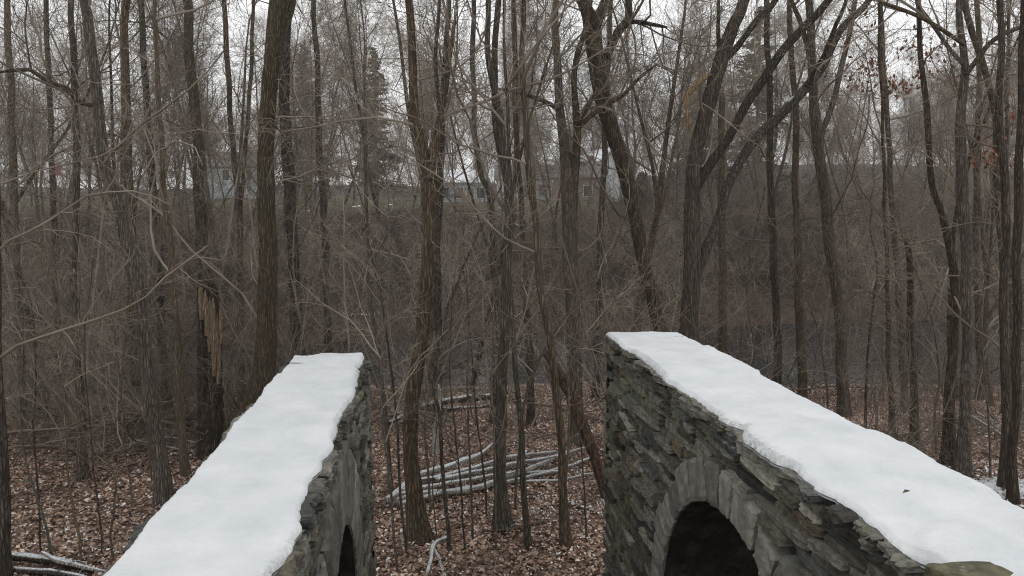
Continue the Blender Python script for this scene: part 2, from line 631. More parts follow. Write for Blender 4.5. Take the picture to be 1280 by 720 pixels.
# ------------------------------------------------------------------ fallen leaves
def make_leaves():
    n = 340000
    x = rng.uniform(-15, 15, n * 2)
    y = 6.0 + 16.5 * rng.uniform(0, 1, n * 2) ** 1.25
    keep = (np.abs(x) < 2.5 + y * 0.78)
    x, y = x[keep][:n], y[keep][:n]
    n = len(x)
    z = ground(x, y) + rng.uniform(0.004, 0.05, n)
    L = np.clip(rng.lognormal(-3.98, 0.36, n), 0.008, 0.05)
    Wd = L * rng.uniform(0.55, 0.9, n)
    yaw = rng.uniform(0, 2 * PI, n)
    tx = rng.normal(0, 0.38, n)
    ty = rng.normal(0, 0.38, n)
    e1 = np.stack([np.cos(yaw) * np.cos(tx), np.sin(yaw) * np.cos(tx), np.sin(tx)], -1)
    e2 = np.stack([-np.sin(yaw) * np.cos(ty), np.cos(yaw) * np.cos(ty), np.sin(ty)], -1)
    up = nrm(np.cross(e1, e2))
    c = np.stack([x, y, z], -1)
    curl = (rng.uniform(-0.35, 0.7, n) * Wd)[:, None]
    L_, W_ = L[:, None], Wd[:, None]
    pts = np.stack([c - e1 * L_, c - e1 * L_ * 0.2 - e2 * W_ + up * curl, c + e1 * L_ * 0.55 - e2 * W_ * 0.7 + up * curl,
                    c + e1 * L_, c + e1 * L_ * 0.55 + e2 * W_ * 0.7 + up * curl, c - e1 * L_ * 0.2 + e2 * W_ + up * curl], 1)
    cen = c
    o = np.arange(n)[:, None] * 6
    q = np.concatenate([o + np.array([0, 1, 2, 3]), o + np.array([0, 3, 4, 5])])
    L0 = L
    pal = np.array([[.12, .078, .056], [.235, .152, .110], [.315, .214, .158], [.39, .29, .225], [.50, .415, .35], [.66, .59, .54], [.78, .78, .79]])
    pr = np.array([.18, .275, .255, .15, .05, .02, .07])
    ci = rng.choice(len(pal), n, p=pr)
    pat = 1 + 0.28 * np.sin(x * 1.9 + 1.1 * y) * np.sin(y * 2.3 - 0.7 * x) + 0.18 * np.sin(x * 5.1 - y * 3.3)
    # more snow-dusted leaves in two or three patches
    m = np.exp(-((x - 0.4) ** 2 / 1.2 + (y - 9.4) ** 2 / 0.25)) + np.exp(-((x - 6.6) ** 2 / 1.5 + (y - 10.3) ** 2 / 0.8)) + np.exp(-((x - 0.6) ** 2 / 2 + (y - 10.6) ** 2 / 0.1)) * .6 + np.exp(-((x + 5.5) ** 2 / 2 + (y - 8.5) ** 2 / 0.3)) * .6
    sw = rng.uniform(0, 1, n) < 0.30 * m
    ci[sw] = 6
    pts[ci == 6] = (cen[:, None, :] + (pts - cen[:, None, :]) * 0.62 + np.array([0, 0, 0.012]))[ci == 6]
    col = np.minimum(pal[ci] * rng.uniform(0.75, 1.25, (n, 1)) * np.where(ci == 6, 1.0, pat * 1.28)[:, None], 0.85)
    me = mesh('fallen_leaves', pts.reshape(-1, 3), [q], M['leaf'], False, np.repeat(col, 6, axis=0))
    tag(link('fallen_leaves', me), 'brown fallen leaves with a dusting of snow covering the forest floor', 'fallen leaves', kind='stuff')


make_leaves()

# ------------------------------------------------------------------ stone walls
TH = math.atan(0.096)


class Frame:
    """plan frame of a wall: s runs away from the camera, b sideways"""

    def __init__(self, th):
        self.a = np.array([-math.sin(th), math.cos(th), 0])
        self.b = np.array([math.cos(th), math.sin(th), 0])

    def p(self, s, b, z):
        s, b, z = np.broadcast_arrays(np.asarray(s, float), np.asarray(b, float), np.asarray(z, float))
        return s[..., None] * self.a + b[..., None] * self.b + z[..., None] * np.array([0, 0, 1.0])


def sn(x, k):
    """smooth 1-D noise, -1..1"""
    return (np.sin(x * k + 1.3) + 0.6 * np.sin(x * k * 2.17 + 0.4) + 0.4 * np.sin(x * k * 4.3 + 2.1)) / 2.0


STONE = np.array([[.165, .158, .132], [.205, .195, .163], [.14, .127, .098], [.165, .136, .096], [.07, .067, .057], [.27, .255, .215], [.125, .126, .115], [.15, .143, .10]])
STP = [.2, .16, .16, .1, .14, .08, .1, .06]


def stone_face(geo, toP, s0, s1, z0, ztop, hole=None, big=1.0, hmin=0.028, hmax=0.072):
    """rough stones laid in courses on a vertical plane; toP(s, z, depth) -> world"""
    A, rings = 20, np.array([1.0, 1.0, 0.95, 0.70, 0.36])
    an = np.linspace(0, 2 * PI, A, endpoint=False)
    ca, sa = np.cos(an), np.sin(an)
    sup = (np.abs(ca) ** 9 + np.abs(sa) ** 9) ** (-1 / 9)
    z = z0
    zt = max(ztop(s0), ztop(s1))
    while z < zt:
        h = rng.uniform(hmin, hmax) * big
        s = s0 - rng.uniform(0, 0.3)
        while s < s1:
            L = min(rng.uniform(2.2, 8.0) * h + 0.06, 0.60)
            cs, cz = s + L / 2, z + h / 2 + 0.010 * sn(s + z * 3, 2.3)
            hh = h
            if rng.uniform() < 0.13:
                hh = h * 1.55
            s += L
            if cs < s0 + 0.02 or cs > s1 - 0.02 or cz > ztop(cs) - 0.01:
                continue
            if hole is not None and hole(cs, cz, -0.10):
                continue
            x = ca * sup * L * 0.5 * rng.uniform(0.93, 1.0, A)
            y = sa * sup * hh * 0.5 * rng.uniform(0.88, 1.0, A)
            ti = rng.normal(0, 0.018)
            x, y = x * math.cos(ti) - y * math.sin(ti), x * math.sin(ti) + y * math.cos(ti)
            pr = rng.uniform(-0.012, 0.038)
            slx, slz = rng.normal(0, 0.05), rng.normal(0.0, 0.14)
            Vs = []
            for r, f in enumerate(rings):
                xx, yy = x * f, y * f
                if hole is not None:
                    xx, yy = hole.push(cs + xx, cz + yy)
                    xx, yy = xx - cs, yy - cz
                if r == 0:
                    dp = np.full(A, -0.07)
                else:
                    dp = pr + slx * xx + slz * yy + rng.normal(0, 0.0035, A) - (0.010 if r == 1 else 0)
                e = np.clip(cs + xx, s0, s1)
                Vs.append(toP(e, np.minimum(cz + yy, ztop(cs) + 0.02), dp))
            Vs = np.concatenate(Vs)
            nr = len(rings)
            i = np.arange(nr - 1)[:, None] * A
            j = np.arange(A)[None, :]
            q = np.stack([i + j, i + (j + 1) % A, i + A + (j + 1) % A, i + A + j], -1).reshape(-1, 4)
            cap = ((nr - 1) * A + np.arange(A))[None, :]
            c = STONE[rng.choice(len(STONE), p=STP)] * rng.uniform(0.55, 1.4)
            geo.add(Vs, [q, cap], c)
        z += h * 0.97


class Hole:
    def __init__(self, cs, cz, r, ro):
        self.cs, self.cz, self.r, self.ro = cs, cz, r, ro

    def __call__(self, s, z, pad=0.0):
        if z < self.cz:
            return abs(s - self.cs) < self.ro + pad
        return math.hypot(s - self.cs, z - self.cz) < self.ro + pad

    def push(self, s, z):
        ds, dz = s - self.cs, z - self.cz
        lim = self.r + 0.07
        d = np.maximum(np.hypot(ds, dz), 1e-6)
        k = np.where((dz >= 0) & (d < lim), lim / d, 1.0)
        s2 = self.cs + ds * k
        z2 = self.cz + dz * k
        low = (dz < 0) & (np.abs(ds) < lim)
        s2 = np.where(low, self.cs + np.where(ds < 0, -1, 1) * lim, s2)
        return s2, z2


def block(geo, c8, col):
    """hexahedron from 8 corners (inner 4 then outer 4), slightly chamfered outer face"""
    c = np.asarray(c8, float)
    bk, ft = c[:4], c[4:]
    cen = ft.mean(0)
    n = nrm((ft - bk).mean(0))
    mid = ft - n * 0.012
    inn = cen + (ft - cen) * 0.93
    # hewn outer face: a grid with tooling marks and chipped edges
    m = 9
    t = np.linspace(0, 1, m)
    Uu, Ww = np.meshgrid(t, t, indexing='ij')
    Uu, Ww = Uu[..., None], Ww[..., None]
    G = ft[0] * (1 - Uu) * (1 - Ww) + ft[1] * Uu * (1 - Ww) + ft[2] * Uu * Ww + ft[3] * (1 - Uu) * Ww
    ed = np.minimum(np.minimum(Uu, 1 - Uu), np.minimum(Ww, 1 - Ww))[..., 0]
    dpt = rng.normal(0, 0.0015, (m, m)) - np.where(ed < 0.01, rng.uniform(0.006, 0.018, (m, m)), 0)
    dpt += 0.004 * np.sin(Uu[..., 0] * 9 + Ww[..., 0] * 3 + rng.uniform(0, 6))
    G = G + n * dpt[..., None] + (cen - G) * (np.where(ed < 0.01, rng.uniform(0.0, 0.05, (m, m)), 0))[..., None]
    V = np.concatenate([G.reshape(-1, 3), bk])
    i = np.arange(m - 1)[:, None] * m + np.arange(m - 1)[None, :]
    q = np.stack([i, i + 1, i + m + 1, i + m], -1).reshape(-1, 4)
    geo.add(V, [q], col)
    b0 = m * m
    ring = [[k * m for k in range(m)], [(m - 1) * m + k for k in range(m)], [k * m + m - 1 for k in range(m - 1, -1, -1)], [k for k in range(m - 1, -1, -1)]]
    for e, (a, b_) in zip(ring, ((0, 1), (1, 2), (2, 3), (3, 0))):
        V2 = np.concatenate([V[e], bk[[a, b_]]])
        geo.add(V2, [np.array([list(range(m)) + [m + 1, m]])], col)


def make_wall(name, label, th, bi, side, thick, s0, s1, ztop, hole, batter=0.0, seed=1):
    """bi: inner face offset; side=+1 wall extends to +b, -1 to -b"""
    fr = Frame(th)
    root = empty(name, fr.p(s1, bi + side * thick / 2, 0.0))
    off = np.array(root.location)
    zt = lambda s: ztop(s)
    bo = bi + side * thick
    send = lambda z: s1 + batter * (2.6 - np.asarray(z))

    # mortar core: strips with the arch left open
    g = Geo()
    gs = Geo()
    ss = np.unique(np.concatenate([np.arange(s0, s1 - 0.06, 0.06), [s1 - 0.045], hole.cs + hole.r * np.cos(np.linspace(0, PI, 40))]))

    def zlow(s):
        d = abs(s - hole.cs)
        return hole.cz + math.sqrt(max(hole.r ** 2 - d * d, 0)) if d < hole.r - 1e-6 else None
    ib, ob = bi + side * 0.05, bo - side * 0.05
    for k in range(len(ss) - 1):
        a, b_ = ss[k], ss[k + 1]
        m = (a + b_) / 2
        if zlow(m) is None:
            za = zb = -0.4
        else:
            za = zlow(a) if zlow(a) is not None else hole.cz
            zb = zlow(b_) if zlow(b_) is not None else hole.cz
        ta, tb = zt(a) - 0.05, zt(b_) - 0.05
        for bb in (ib, ob):
            g.add(fr.p([a, b_, b_, a], bb, [za, zb, tb, ta]), [np.array([[0, 1, 2, 3]])], (.07, .066, .055))
        g.add(fr.p([a, b_, b_, a], [ib, ib, ob, ob], [ta, tb, tb, ta]), [np.array([[0, 1, 2, 3]])], (.07, .066, .055))
    e = ss[-1]
    zz = np.linspace(-0.4, zt(e) - 0.05, 12)
    for k in range(11):
        ea, eb = send(zz[k]) - 0.045, send(zz[k + 1]) - 0.045
        g.add(fr.p([ea, ea, eb, eb], [ib, ob, ob, ib], [zz[k], zz[k], zz[k + 1], zz[k + 1]]), [np.array([[0, 1, 2, 3]])], (.07, .066, .055))
        if batter:
            for bb in (ib, ob):
                g.add(fr.p([e, ea, eb, e], bb, [zz[k], zz[k], zz[k + 1], zz[k + 1]]), [np.array([[0, 1, 2, 3]])], (.07, .066, .055))
    link('mortar_core', g.mesh('mortar_core', M['stone'], False, off), root)

    # rough stonework on both faces and on the end
    g = Geo()
    inner = lambda s, z, d: fr.p(np.where(s > s1 - 0.05, s + (send(z) - s1), s), bi - side * d, z)
    outer = lambda s, z, d: fr.p(np.where(s > s1 - 0.05, s + (send(z) - s1), s), bo + side * d, z)
    s1f = s1 + (batter * 1.5 if batter else 0)
    stone_face(g, lambda s, z, d: fr.p(s, bi - side * d, z), s0, s1f, -0.2, lambda s: zt(s) - 0.055, hole)
    stone_face(g, lambda s, z, d: fr.p(s, bo + side * d, z), s0, s1f, -0.2, lambda s: zt(s) - 0.055, hole)
    lo, hi = min(bi, bo), max(bi, bo)
    stone_face(g, lambda s, z, d: fr.p(send(z) + d - 0.02, s, z), lo - 0.02, hi + 0.02, -0.2, lambda s: zt(s1) - 0.08)
    link('stonework', g.mesh('stonework', M['stone'], False, off), root)

    # coping: larger slabs along both edges and the end
    for bb, sg in ((bi, -side), (bo, side)):
        s = s0
        while s < s1 - 0.05:
            L = min(rng.uniform(0.16, 0.52), s1 - s)
            if s1 - s - L < 0.15:
                L = s1 - s
            h = rng.uniform(0.045, 0.10)
            over = rng.uniform(0.01, 0.06)
            top = zt(s + L / 2) - 0.016 + rng.uniform(-0.008, 0.008)
            gg = Geo()
            rough_slab(gg, fr, s + 0.008, s + L - 0.008, bb + sg * over, bb - sg * rng.uniform(0.2, 0.28), top - h, top,
                       STONE[rng.choice([0, 2, 4, 6, 1])] * rng.uniform(0.6, 1.15))
            s += L
            link('coping_stone', gg.mesh('coping_stone', M['stone'], False, off), root)

    # voussoirs of the arch, one block each, on both faces; jamb blocks below
    nv = max(9, int(PI * (hole.r + hole.ro) / 2 / 0.23))
    cuts = np.linspace(0, PI, nv + 1) + np.concatenate([[0], rng.normal(0, 0.035, nv - 1), [0]])
    for face_b, sg in ((bi, -side), (bo, side)):
        for k in range(nv):
            a0, a1 = cuts[k] + 0.010, cuts[k + 1] - 0.010
            ro = hole.ro + rng.uniform(-0.09, 0.0)
            pr = rng.uniform(0.040, 0.052)
            gg = Geo()
            pts = []
            for dpt in (-0.16, pr):
                for (aa, rr_) in ((a0, hole.r), (a1, hole.r), (a1, ro), (a0, ro)):
                    pts.append(fr.p(hole.cs + rr_ * math.cos(aa), face_b + sg * dpt, hole.cz + rr_ * math.sin(aa)))
            block(gg, pts, np.array([.205, .20, .175]) * rng.uniform(0.6, 1.35))
            link('voussoir', gg.mesh('voussoir', M['ashlar'], False, off), root)
        for e in (-1, 1):
            z = hole.cz
            while z > -0.2:
                h = rng.uniform(0.22, 0.45)
                gg = Geo()
                r1 = hole.ro - rng.uniform(0.0, 0.05)
                pts = []
                for dpt in (-0.16, rng.uniform(0.03, 0.045)):
                    for (rr_, z_) in ((hole.r, z - h + 0.008), (r1, z - h + 0.008), (r1, z), (hole.r, z)):
                        pts.append(fr.p(hole.cs + e * rr_, face_b + sg * dpt, z_))
                block(gg, pts, np.array([.215, .205, .175]) * rng.uniform(0.6, 1.4))
                link('jamb_stone', gg.mesh('jamb_stone', M['ashlar'], False, off), root)
                z -= h
    # soffit of the arch
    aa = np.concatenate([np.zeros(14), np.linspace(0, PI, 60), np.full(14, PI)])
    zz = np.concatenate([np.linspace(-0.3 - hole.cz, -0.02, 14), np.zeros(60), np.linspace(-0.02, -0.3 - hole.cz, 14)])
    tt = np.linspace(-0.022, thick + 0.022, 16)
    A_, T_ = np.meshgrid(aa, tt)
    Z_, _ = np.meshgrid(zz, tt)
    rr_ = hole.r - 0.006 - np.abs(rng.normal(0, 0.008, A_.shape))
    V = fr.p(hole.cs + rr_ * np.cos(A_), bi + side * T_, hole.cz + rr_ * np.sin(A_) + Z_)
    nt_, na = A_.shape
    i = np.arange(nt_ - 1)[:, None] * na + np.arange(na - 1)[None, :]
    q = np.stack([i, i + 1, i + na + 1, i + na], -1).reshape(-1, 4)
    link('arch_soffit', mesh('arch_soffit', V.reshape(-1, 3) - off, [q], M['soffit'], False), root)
    tag(root, label, 'stone wall')
    return fr, root, off


def rough_slab(geo, fr, s0, s1, b0, b1, z0, z1, col, amp=0.006, nx=13, ny=5, nz=7):
    """slab with weathered, rounded, uneven faces (a box grid pulled to a rounded shape)"""
    def grid(nu, nv):
        return np.meshgrid(np.linspace(-1, 1, nu), np.linspace(-1, 1, nv), indexing='ij')
    idx = {}
    V = []
    Q = []

    def vid(k):
        if k not in idx:
            idx[k] = len(V)
            V.append([k[0] / (nx - 1) * 2 - 1, k[1] / (ny - 1) * 2 - 1, k[2] / (nz - 1) * 2 - 1])
        return idx[k]
    for z in (0, nz - 1):
        for i in range(nx - 1):
            for j in range(ny - 1):
                Q.append([vid((i, j, z)), vid((i + 1, j, z)), vid((i + 1, j + 1, z)), vid((i, j + 1, z))])
    for y in (0, ny - 1):
        for i in range(nx - 1):
            for j in range(nz - 1):
                Q.append([vid((i, y, j)), vid((i + 1, y, j)), vid((i + 1, y, j + 1)), vid((i, y, j + 1))])
    for x in (0, nx - 1):
        for i in range(ny - 1):
            for j in range(nz - 1):
                Q.append([vid((x, i, j)), vid((x, i + 1, j)), vid((x, i + 1, j + 1)), vid((x, i, j + 1))])
    V = np.array(V)
    p = 13.0
    r = (np.abs(V) ** p).sum(1) ** (1 / p)
    V = V / r[:, None] * np.abs(V).max(1, keepdims=True)
    hs, hb, hz = (s1 - s0) / 2, (b1 - b0) / 2, (z1 - z0) / 2
    S = (s0 + s1) / 2 + V[:, 0] * hs + rng.normal(0, amp, len(V))
    strata = rng.normal(0, 0.007, nz)[np.clip(np.round((V[:, 2] + 1) / 2 * (nz - 1)).astype(int), 0, nz - 1)]
    B = (b0 + b1) / 2 + V[:, 1] * (hb + strata) + rng.normal(0, amp, len(V)) + 0.012 * np.sin(V[:, 0] * hs * 23 + z0 * 9)
    Z = (z0 + z1) / 2 + V[:, 2] * hz + rng.normal(0, amp * 0.5, len(V))
    # one or two broken corners
    for _ in range(2):
        e = rng.choice([-1, 1], 3)
        w = np.clip((V * e).sum(1) - 1.9, 0, 1)
        S -= e[0] * w * hs * 0.25
        B -= e[1] * w * hb * 0.5
        Z -= e[2] * w * hz * 0.6
    geo.add(fr.p(S, B, Z), [np.array(Q)], col)


def snow_cap(name, label, fr, s0, s1, bi, bo, ztop, side, thk, inner_edge, seed, humps=()):
    """blanket of snow on a wall top"""
    r2 = np.random.default_rng(seed)
    ns, nt_ = int((s1 - s0) / 0.022), 40
    s = np.linspace(s0, s1, ns)
    t = np.linspace(0, 1, nt_)
    S, T = np.meshgrid(s, t, indexing='ij')
    ks, vs, xx = [], [], s0 - 0.5
    while xx < s1 + 0.5:
        ks.append(xx)
        vs.append(r2.uniform(-0.02, 0.035))
        xx += r2.uniform(0.16, 0.5)
    ks, vs = np.array(ks), np.array(vs)
    st_ = np.zeros_like(s) + vs[0]
    for q in range(1, len(ks)):
        st_ += (vs[q] - vs[q - 1]) / (1 + np.exp(-(s - ks[q]) / 0.012))
    ei = inner_edge(S) + st_[:, None] * 0.8
    eo = -0.03 + 0.012 * sn(S + 3.1, 2.6) + 0.010 * sn(S, 9)
    B = (bi + side * ei) * (1 - T) + (bo - side * eo) * T
    # rounded section
    u = np.abs(2 * T - 1)
    prof = np.where(u > 0.93, np.sqrt(np.clip(1 - ((u - 0.93) / 0.07) ** 2, 0, 1)), 1.0)
    sg = np.linspace(s0, s1, ns)
    endr = np.sqrt(np.clip(1 - np.clip((S - (s1 - 0.07)) / 0.07, 0, 1) ** 2, 0, 1))
    H = np.zeros_like(S)
    # soft steps where the stones beneath stand at different heights
    x, lev = s0, 0.0
    while x < s1:
        L = r2.uniform(0.35, 0.9)
        sk = r2.normal(0, 0.18)
        bow = r2.normal(0, 0.12)
        line = x + sk * (T - 0.5) + bow * (T - 0.5) ** 2 * 4
        amp = -np.sign(lev + r2.normal(0, 0.006)) * r2.uniform(0.010, 0.027)
        lev += amp
        H += amp * (1 / (1 + np.exp(-(S - line) / 0.014)))
        # a little lip beside some of them
        H += abs(amp) * 0.45 * np.exp(-((S - line - 0.02) / 0.018) ** 2) * np.clip(np.sin(T * 5 + x * 7) + 0.4, 0, 1)
        x += L
    H -= H.mean(axis=1).mean() + 0
    tr = np.polyval(np.polyfit(s, H.mean(axis=1), 1), s)
    H -= tr[:, None]
    H += 0.004 * np.sin(S * 2.1 + T * 3) * np.sin(T * 4.2 + S) + 0.003 * np.sin(S * 7.3 + T * 9 + 1) + 0.003 * np.sin(S * 17 - T * 13)
    for (hs, hb, w1, w2, hh) in humps:
        d2 = ((S - hs) / w1) ** 2 + ((B - hb) / w2) ** 2
        H += hh * np.exp(-d2 ** 1.5)
    th = thk * (0.9 + 0.3 * sn(S, 1.7))
    Z = ztop(S) + np.maximum(th + H, 0.010) * prof * endr - 0.012 * (1 - prof * endr)
    B = B + r2.normal(0, 0.0022, B.shape)
    Z = Z + r2.normal(0, 0.0010, Z.shape)
    e = S + 0.02 * np.sin(T * 11 + 1) * (S > s1 - 0.3) + 0.02 * np.sin(T * 5) * (S > s1 - 0.3)
    V = fr.p(e, B, Z)
    i = np.arange(ns - 1)[:, None] * nt_ + np.arange(nt_ - 1)[None, :]
    q = np.stack([i, i + 1, i + nt_ + 1, i + nt_], -1).reshape(-1, 4)
    n0 = ns * nt_
    # underside
    Vb = np.concatenate([fr.p(e[:, 0], B[:, 0], Z[:, 0] - 0.012), fr.p(e[:, -1], B[:, -1], Z[:, -1] - 0.012)])
    k = np.arange(ns - 1)
    qa = np.stack([n0 + k, n0 + k + 1, (k + 1) * nt_, k * nt_], -1)
    qb = np.stack([k * nt_ + nt_ - 1, (k + 1) * nt_ + nt_ - 1, n0 + ns + k + 1, n0 + ns + k], -1)
    # thin, melting margin lets the stone show (a colour the snow itself has there)
    thin = np.clip(1 - T / 0.09, 0, 1) * np.clip(0.05 + 0.9 * sn(S + seed, 1.9), 0, 1)
    cc = np.concatenate([thin.ravel(), thin[:, 0] * 1.0, np.zeros(ns)])
    me = mesh(name, np.concatenate([V.reshape(-1, 3), Vb]), [q, qa, qb], M['snow'], True, np.repeat(cc[:, None], 3, axis=1))
    o = link(name, me)
    tag(o, label, 'snow', kind='stuff')
    return o


# right wall
ztR = lambda s: 2.90 - 0.013 * (np.asarray(s) - 2.0) - 0.040
holeR = Hole(3.58, 1.25, 1.11, 1.385)
frR, wallR, offR = make_wall('stone_wall', 'rough stone wall with a wide dark arch and snow top, its face turned to the camera',
                             TH, 1.50, 1, 0.62, 0.4, 6.55, ztR, holeR, 0.0)
edgeR = lambda s: 0.012 + 0.012 * sn(s, 2.4) + 0.010 * sn(s + 5, 9.5) + 0.05 * np.exp(-((s - 2.55) / 0.16) ** 2) + 0.045 * np.exp(-((s - 3.55) / 0.10) ** 2) + 0.04 * np.exp(-((s - 2.05) / 0.10) ** 2)
snow_cap('snow', 'smooth white snow lying on top of the wall with the wide arch', frR, 0.4, 6.57, 1.47, 2.12, ztR, 1, 0.017, edgeR, 3,
         humps=((2.17, 1.68, 0.14, 0.17, 0.035), (1.80, 1.72, 0.16, 0.20, 0.05), (3.3, 1.7, .3, .25, .012)))

# left wall
THL = TH + 0.011
ztL = lambda s: 2.70 - 0.045 + 0.0 * np.asarray(s)
holeL = Hole(4.3, 1.27, 0.75, 1.28)
frL, wallL, offL = make_wall('stone_wall', 'rough stone wall seen edge-on with narrow arch and pale vertical arch stones, left of the gap',
                             THL, -0.585, -1, 0.60, 0.6, 6.45, ztL, holeL, 0.14)
edgeL = lambda s: 0.012 + 0.012 * sn(s + 1, 2.7) + 0.010 * sn(s + 2, 9.5)
snow_cap('snow', 'thick smooth snow along the wall seen edge-on, left of the gap', frL, 0.6, 6.47, -0.56, -1.165, ztL, -1, 0.02, edgeL, 8)

# mossy coping stones that stick out of the snow near the camera
for (s0_, s1_, b0_, b1_, z0_, z1_, c_) in ((1.66, 2.02, 1.445, 1.66, 0.0, 0.05, (.14, .13, .08)),):
    gg = Geo()
    zt_ = float(ztR((s0_ + s1_) / 2))
    rough_slab(gg, frR, s0_, s1_, b0_, b1_, zt_ - 0.10, zt_ + z1_, np.array(c_), 0.0015, 18, 12, 7)
    link('coping_stone', gg.mesh('coping_stone', M['mossy'], True, offR), wallR)


# bits of litter blown onto the snow
def snow_bit(u, v, label, fr_z, L, nm, c):
    p = atZ(u, v, fr_z)
    gg = Geo()
    a = rng.uniform(-0.4, 0.4)
    e1 = np.array([math.cos(a), math.sin(a), 0.1])
    e2 = np.array([-math.sin(a), math.cos(a), 0.25])
    V = np.array([p - e1 * L, p - e2 * L * .35 + [0, 0, .006], p + e1 * L, p + e2 * L * .35 + [0, 0, .006]])
    gg.add(V, [np.array([[0, 1, 2, 3]])], c)
    tag(link(nm, gg.mesh(nm, M['leaf'], False)), label, 'leaf')


snow_bit(1133, 615, 'single small brown leaf lying on the snow of the wall with the wide arch', 2.905, 0.022, 'dead_leaf', (.12, .08, .05))

# ------------------------------------------------------------------ trees traced where they stand
def trunk_geo(P, R, sides=18, rough=0.07, flare=True, gz=None):
    P, R = resample(P, R, 0.12)
    if flare:
        h = P[:, 2] - P[0, 2]
        R = R * (1 + 0.75 * np.exp(-np.clip(h, 0, None) / 0.26))
    return P, R


LV = [dict(k=10, t0=0.25, ln=(0.9, 2.6), rr=0.0075, n=10, w=0.17, up=0.05, ang=(35, 80)),
      dict(k=8, t0=0.2, ln=(0.4, 1.2), rr=0.007, n=7, w=0.22, up=0.03, ang=(25, 65)),
      dict(k=6, t0=0.15, ln=(0.18, 0.6), rr=0.006, n=5, w=0.22, up=0.02, ang=(25, 65)),
      dict(k=3, t0=0.3, ln=(0.08, 0.28), rr=0.006, n=3, w=0.18, up=0.02, ang=(25, 55))]


def lvl(k1, scale=1.0, t0=0.25, k2=7, k3=5, k4=2):
    o = [dict(l) for l in LV]
    o[0]['k'] = max(4, int(round(k1 * 0.8)))
    o[0]['t0'] = t0
    o[1]['k'], o[2]['k'], o[3]['k'] = k2, k3, k4
    for l in o:
        l['ln'] = (l['ln'][0] * scale, l['ln'][1] * scale)
    return o


def traced(name, label, base, stems, ext=5.0, mat='bark', twig='twig', k1=13, scale=1.0, t0=0.25, rmin=0.0031, wig=0.10, cat='tree', snap=False, part='limb', k3=5, k4=1):
    """base: (u,v) of the foot on the ground, or a distance; stems: pixel polylines (u,v,width), foot first; the first is the trunk.
    Each further stem may begin with a number: its own distance offset at the tip."""
    if isinstance(base, tuple):
        g = on_ground(*base)
        Y = g[1]
    else:
        Y = float(base)
        u, v, w = stems[0][0]
        p = atY(u, v, Y)
        g = np.array([p[0], Y, float(ground(p[0], Y))])
    root = empty(name, (g[0], g[1], float(ground(g[0], g[1]))))
    off = np.array(root.location)
    tops = []
    first = None
    for q, st in enumerate(stems):
        dz = rng.uniform(-0.25, 0.25)
        st = list(st)
        noext = False
        if not isinstance(st[0], tuple):
            dz = st.pop(0)
        if st[-1] == 'end':
            st.pop()
            noext = True
        n = len(st)
        pts, rad = [], []
        for i, (u, v, w) in enumerate(st):
            f = i / max(n - 1, 1)
            yy = Y + (dz * f if q else dz * f * 0.6)
            pts.append(atY(u, v, yy))
            rad.append(0.80 * w / F * yy / 2)
        pts, rad = np.array(pts), np.array(rad)
        if q == 0:
            gz = float(ground(pts[0][0], pts[0][1]))
            if pts[0][2] > gz + 0.15:
                b = pts[0].copy()
                b[:2] += (pts[0] - pts[1])[:2] * 0.15
                b[2] = gz - 0.12
                pts = np.vstack([b, pts])
                rad = np.concatenate([[rad[0] * 1.08], rad])
            else:
                pts[0, 2] = gz - 0.1
        if not noext and st[-1][1] <= 8:
            d = nrm(pts[-1] - pts[-2])
            d = nrm(d + np.array([0, 0, 0.5]))
            L = ext * (1.0 if q == 0 else 0.8)
            p = pts[-1]
            for s in range(4):
                d = nrm(d + rng.normal(0, wig, 3) + np.array([0, 0, 0.08]))
                p = p + d * L / 4
                pts = np.vstack([pts, p])
                rad = np.append(rad, max(rad[-1] * 0.72, 0.008))
        sides = 20 if rad.max() > 0.08 else 12 if rad.max() > 0.04 else 8
        P, R = trunk_geo(pts, rad, flare=(q == 0))
        zz_ = P[:, 2] * 1.0
        ph = rng.uniform(0, 6.28, 4)
        amp = 0.013 * np.clip((zz_ - zz_[0]) / 1.2, 0, 1) if q == 0 else 0.012 * np.clip(np.arange(len(P)) / 8, 0, 1)
        wx = np.sin(zz_ * 2.3 + ph[0]) + 0.6 * np.sin(zz_ * 5.1 + ph[1])
        wy = np.sin(zz_ * 2.0 + ph[2]) + 0.6 * np.sin(zz_ * 4.6 + ph[3])
        if q == 0:
            P[:, 0] += amp * wx
            P[:, 1] += amp * wy
            first_wx = (zz_, amp * wx, amp * wy)
        else:
            w0 = np.interp(zz_[0], first_wx[0], first_wx[1]), np.interp(zz_[0], first_wx[0], first_wx[2])
            P[:, 0] += amp * wx + w0[0]
            P[:, 1] += amp * wy + w0[1]
        if noext:
            tip = rng.normal(0, 0.2, 1)
            R[-1] *= 0.55
        gg = Geo()
        tube(gg, P[None], R[None], sides, 0.055 if sides > 8 else 0.03, cap=noext)
        nm = 'trunk' if q == 0 else part
        link(nm, gg.mesh(nm, M[mat], True, off), root)
        if noext and snap:
            splinters(root, off, P[-1], R[-1], P[-1] - P[-3])
        tops.append((P, R))
        if q == 0:
            first = P
    if k1:
        gg = Geo()
        lv = lvl(k1, scale, t0, k3=k3, k4=k4)
        for q, (P, R) in enumerate(tops):
            if q:
                lv = lvl(max(4, int(k1 * 0.7)), scale * 0.9, 0.2, k3=k3, k4=k4)
            grow([(P[None], R[None])], lv, gg, rmin)
        link('crown', gg.mesh('crown', M[twig], True, off), root)
    tag(root, label, cat)
    return root, tops, off


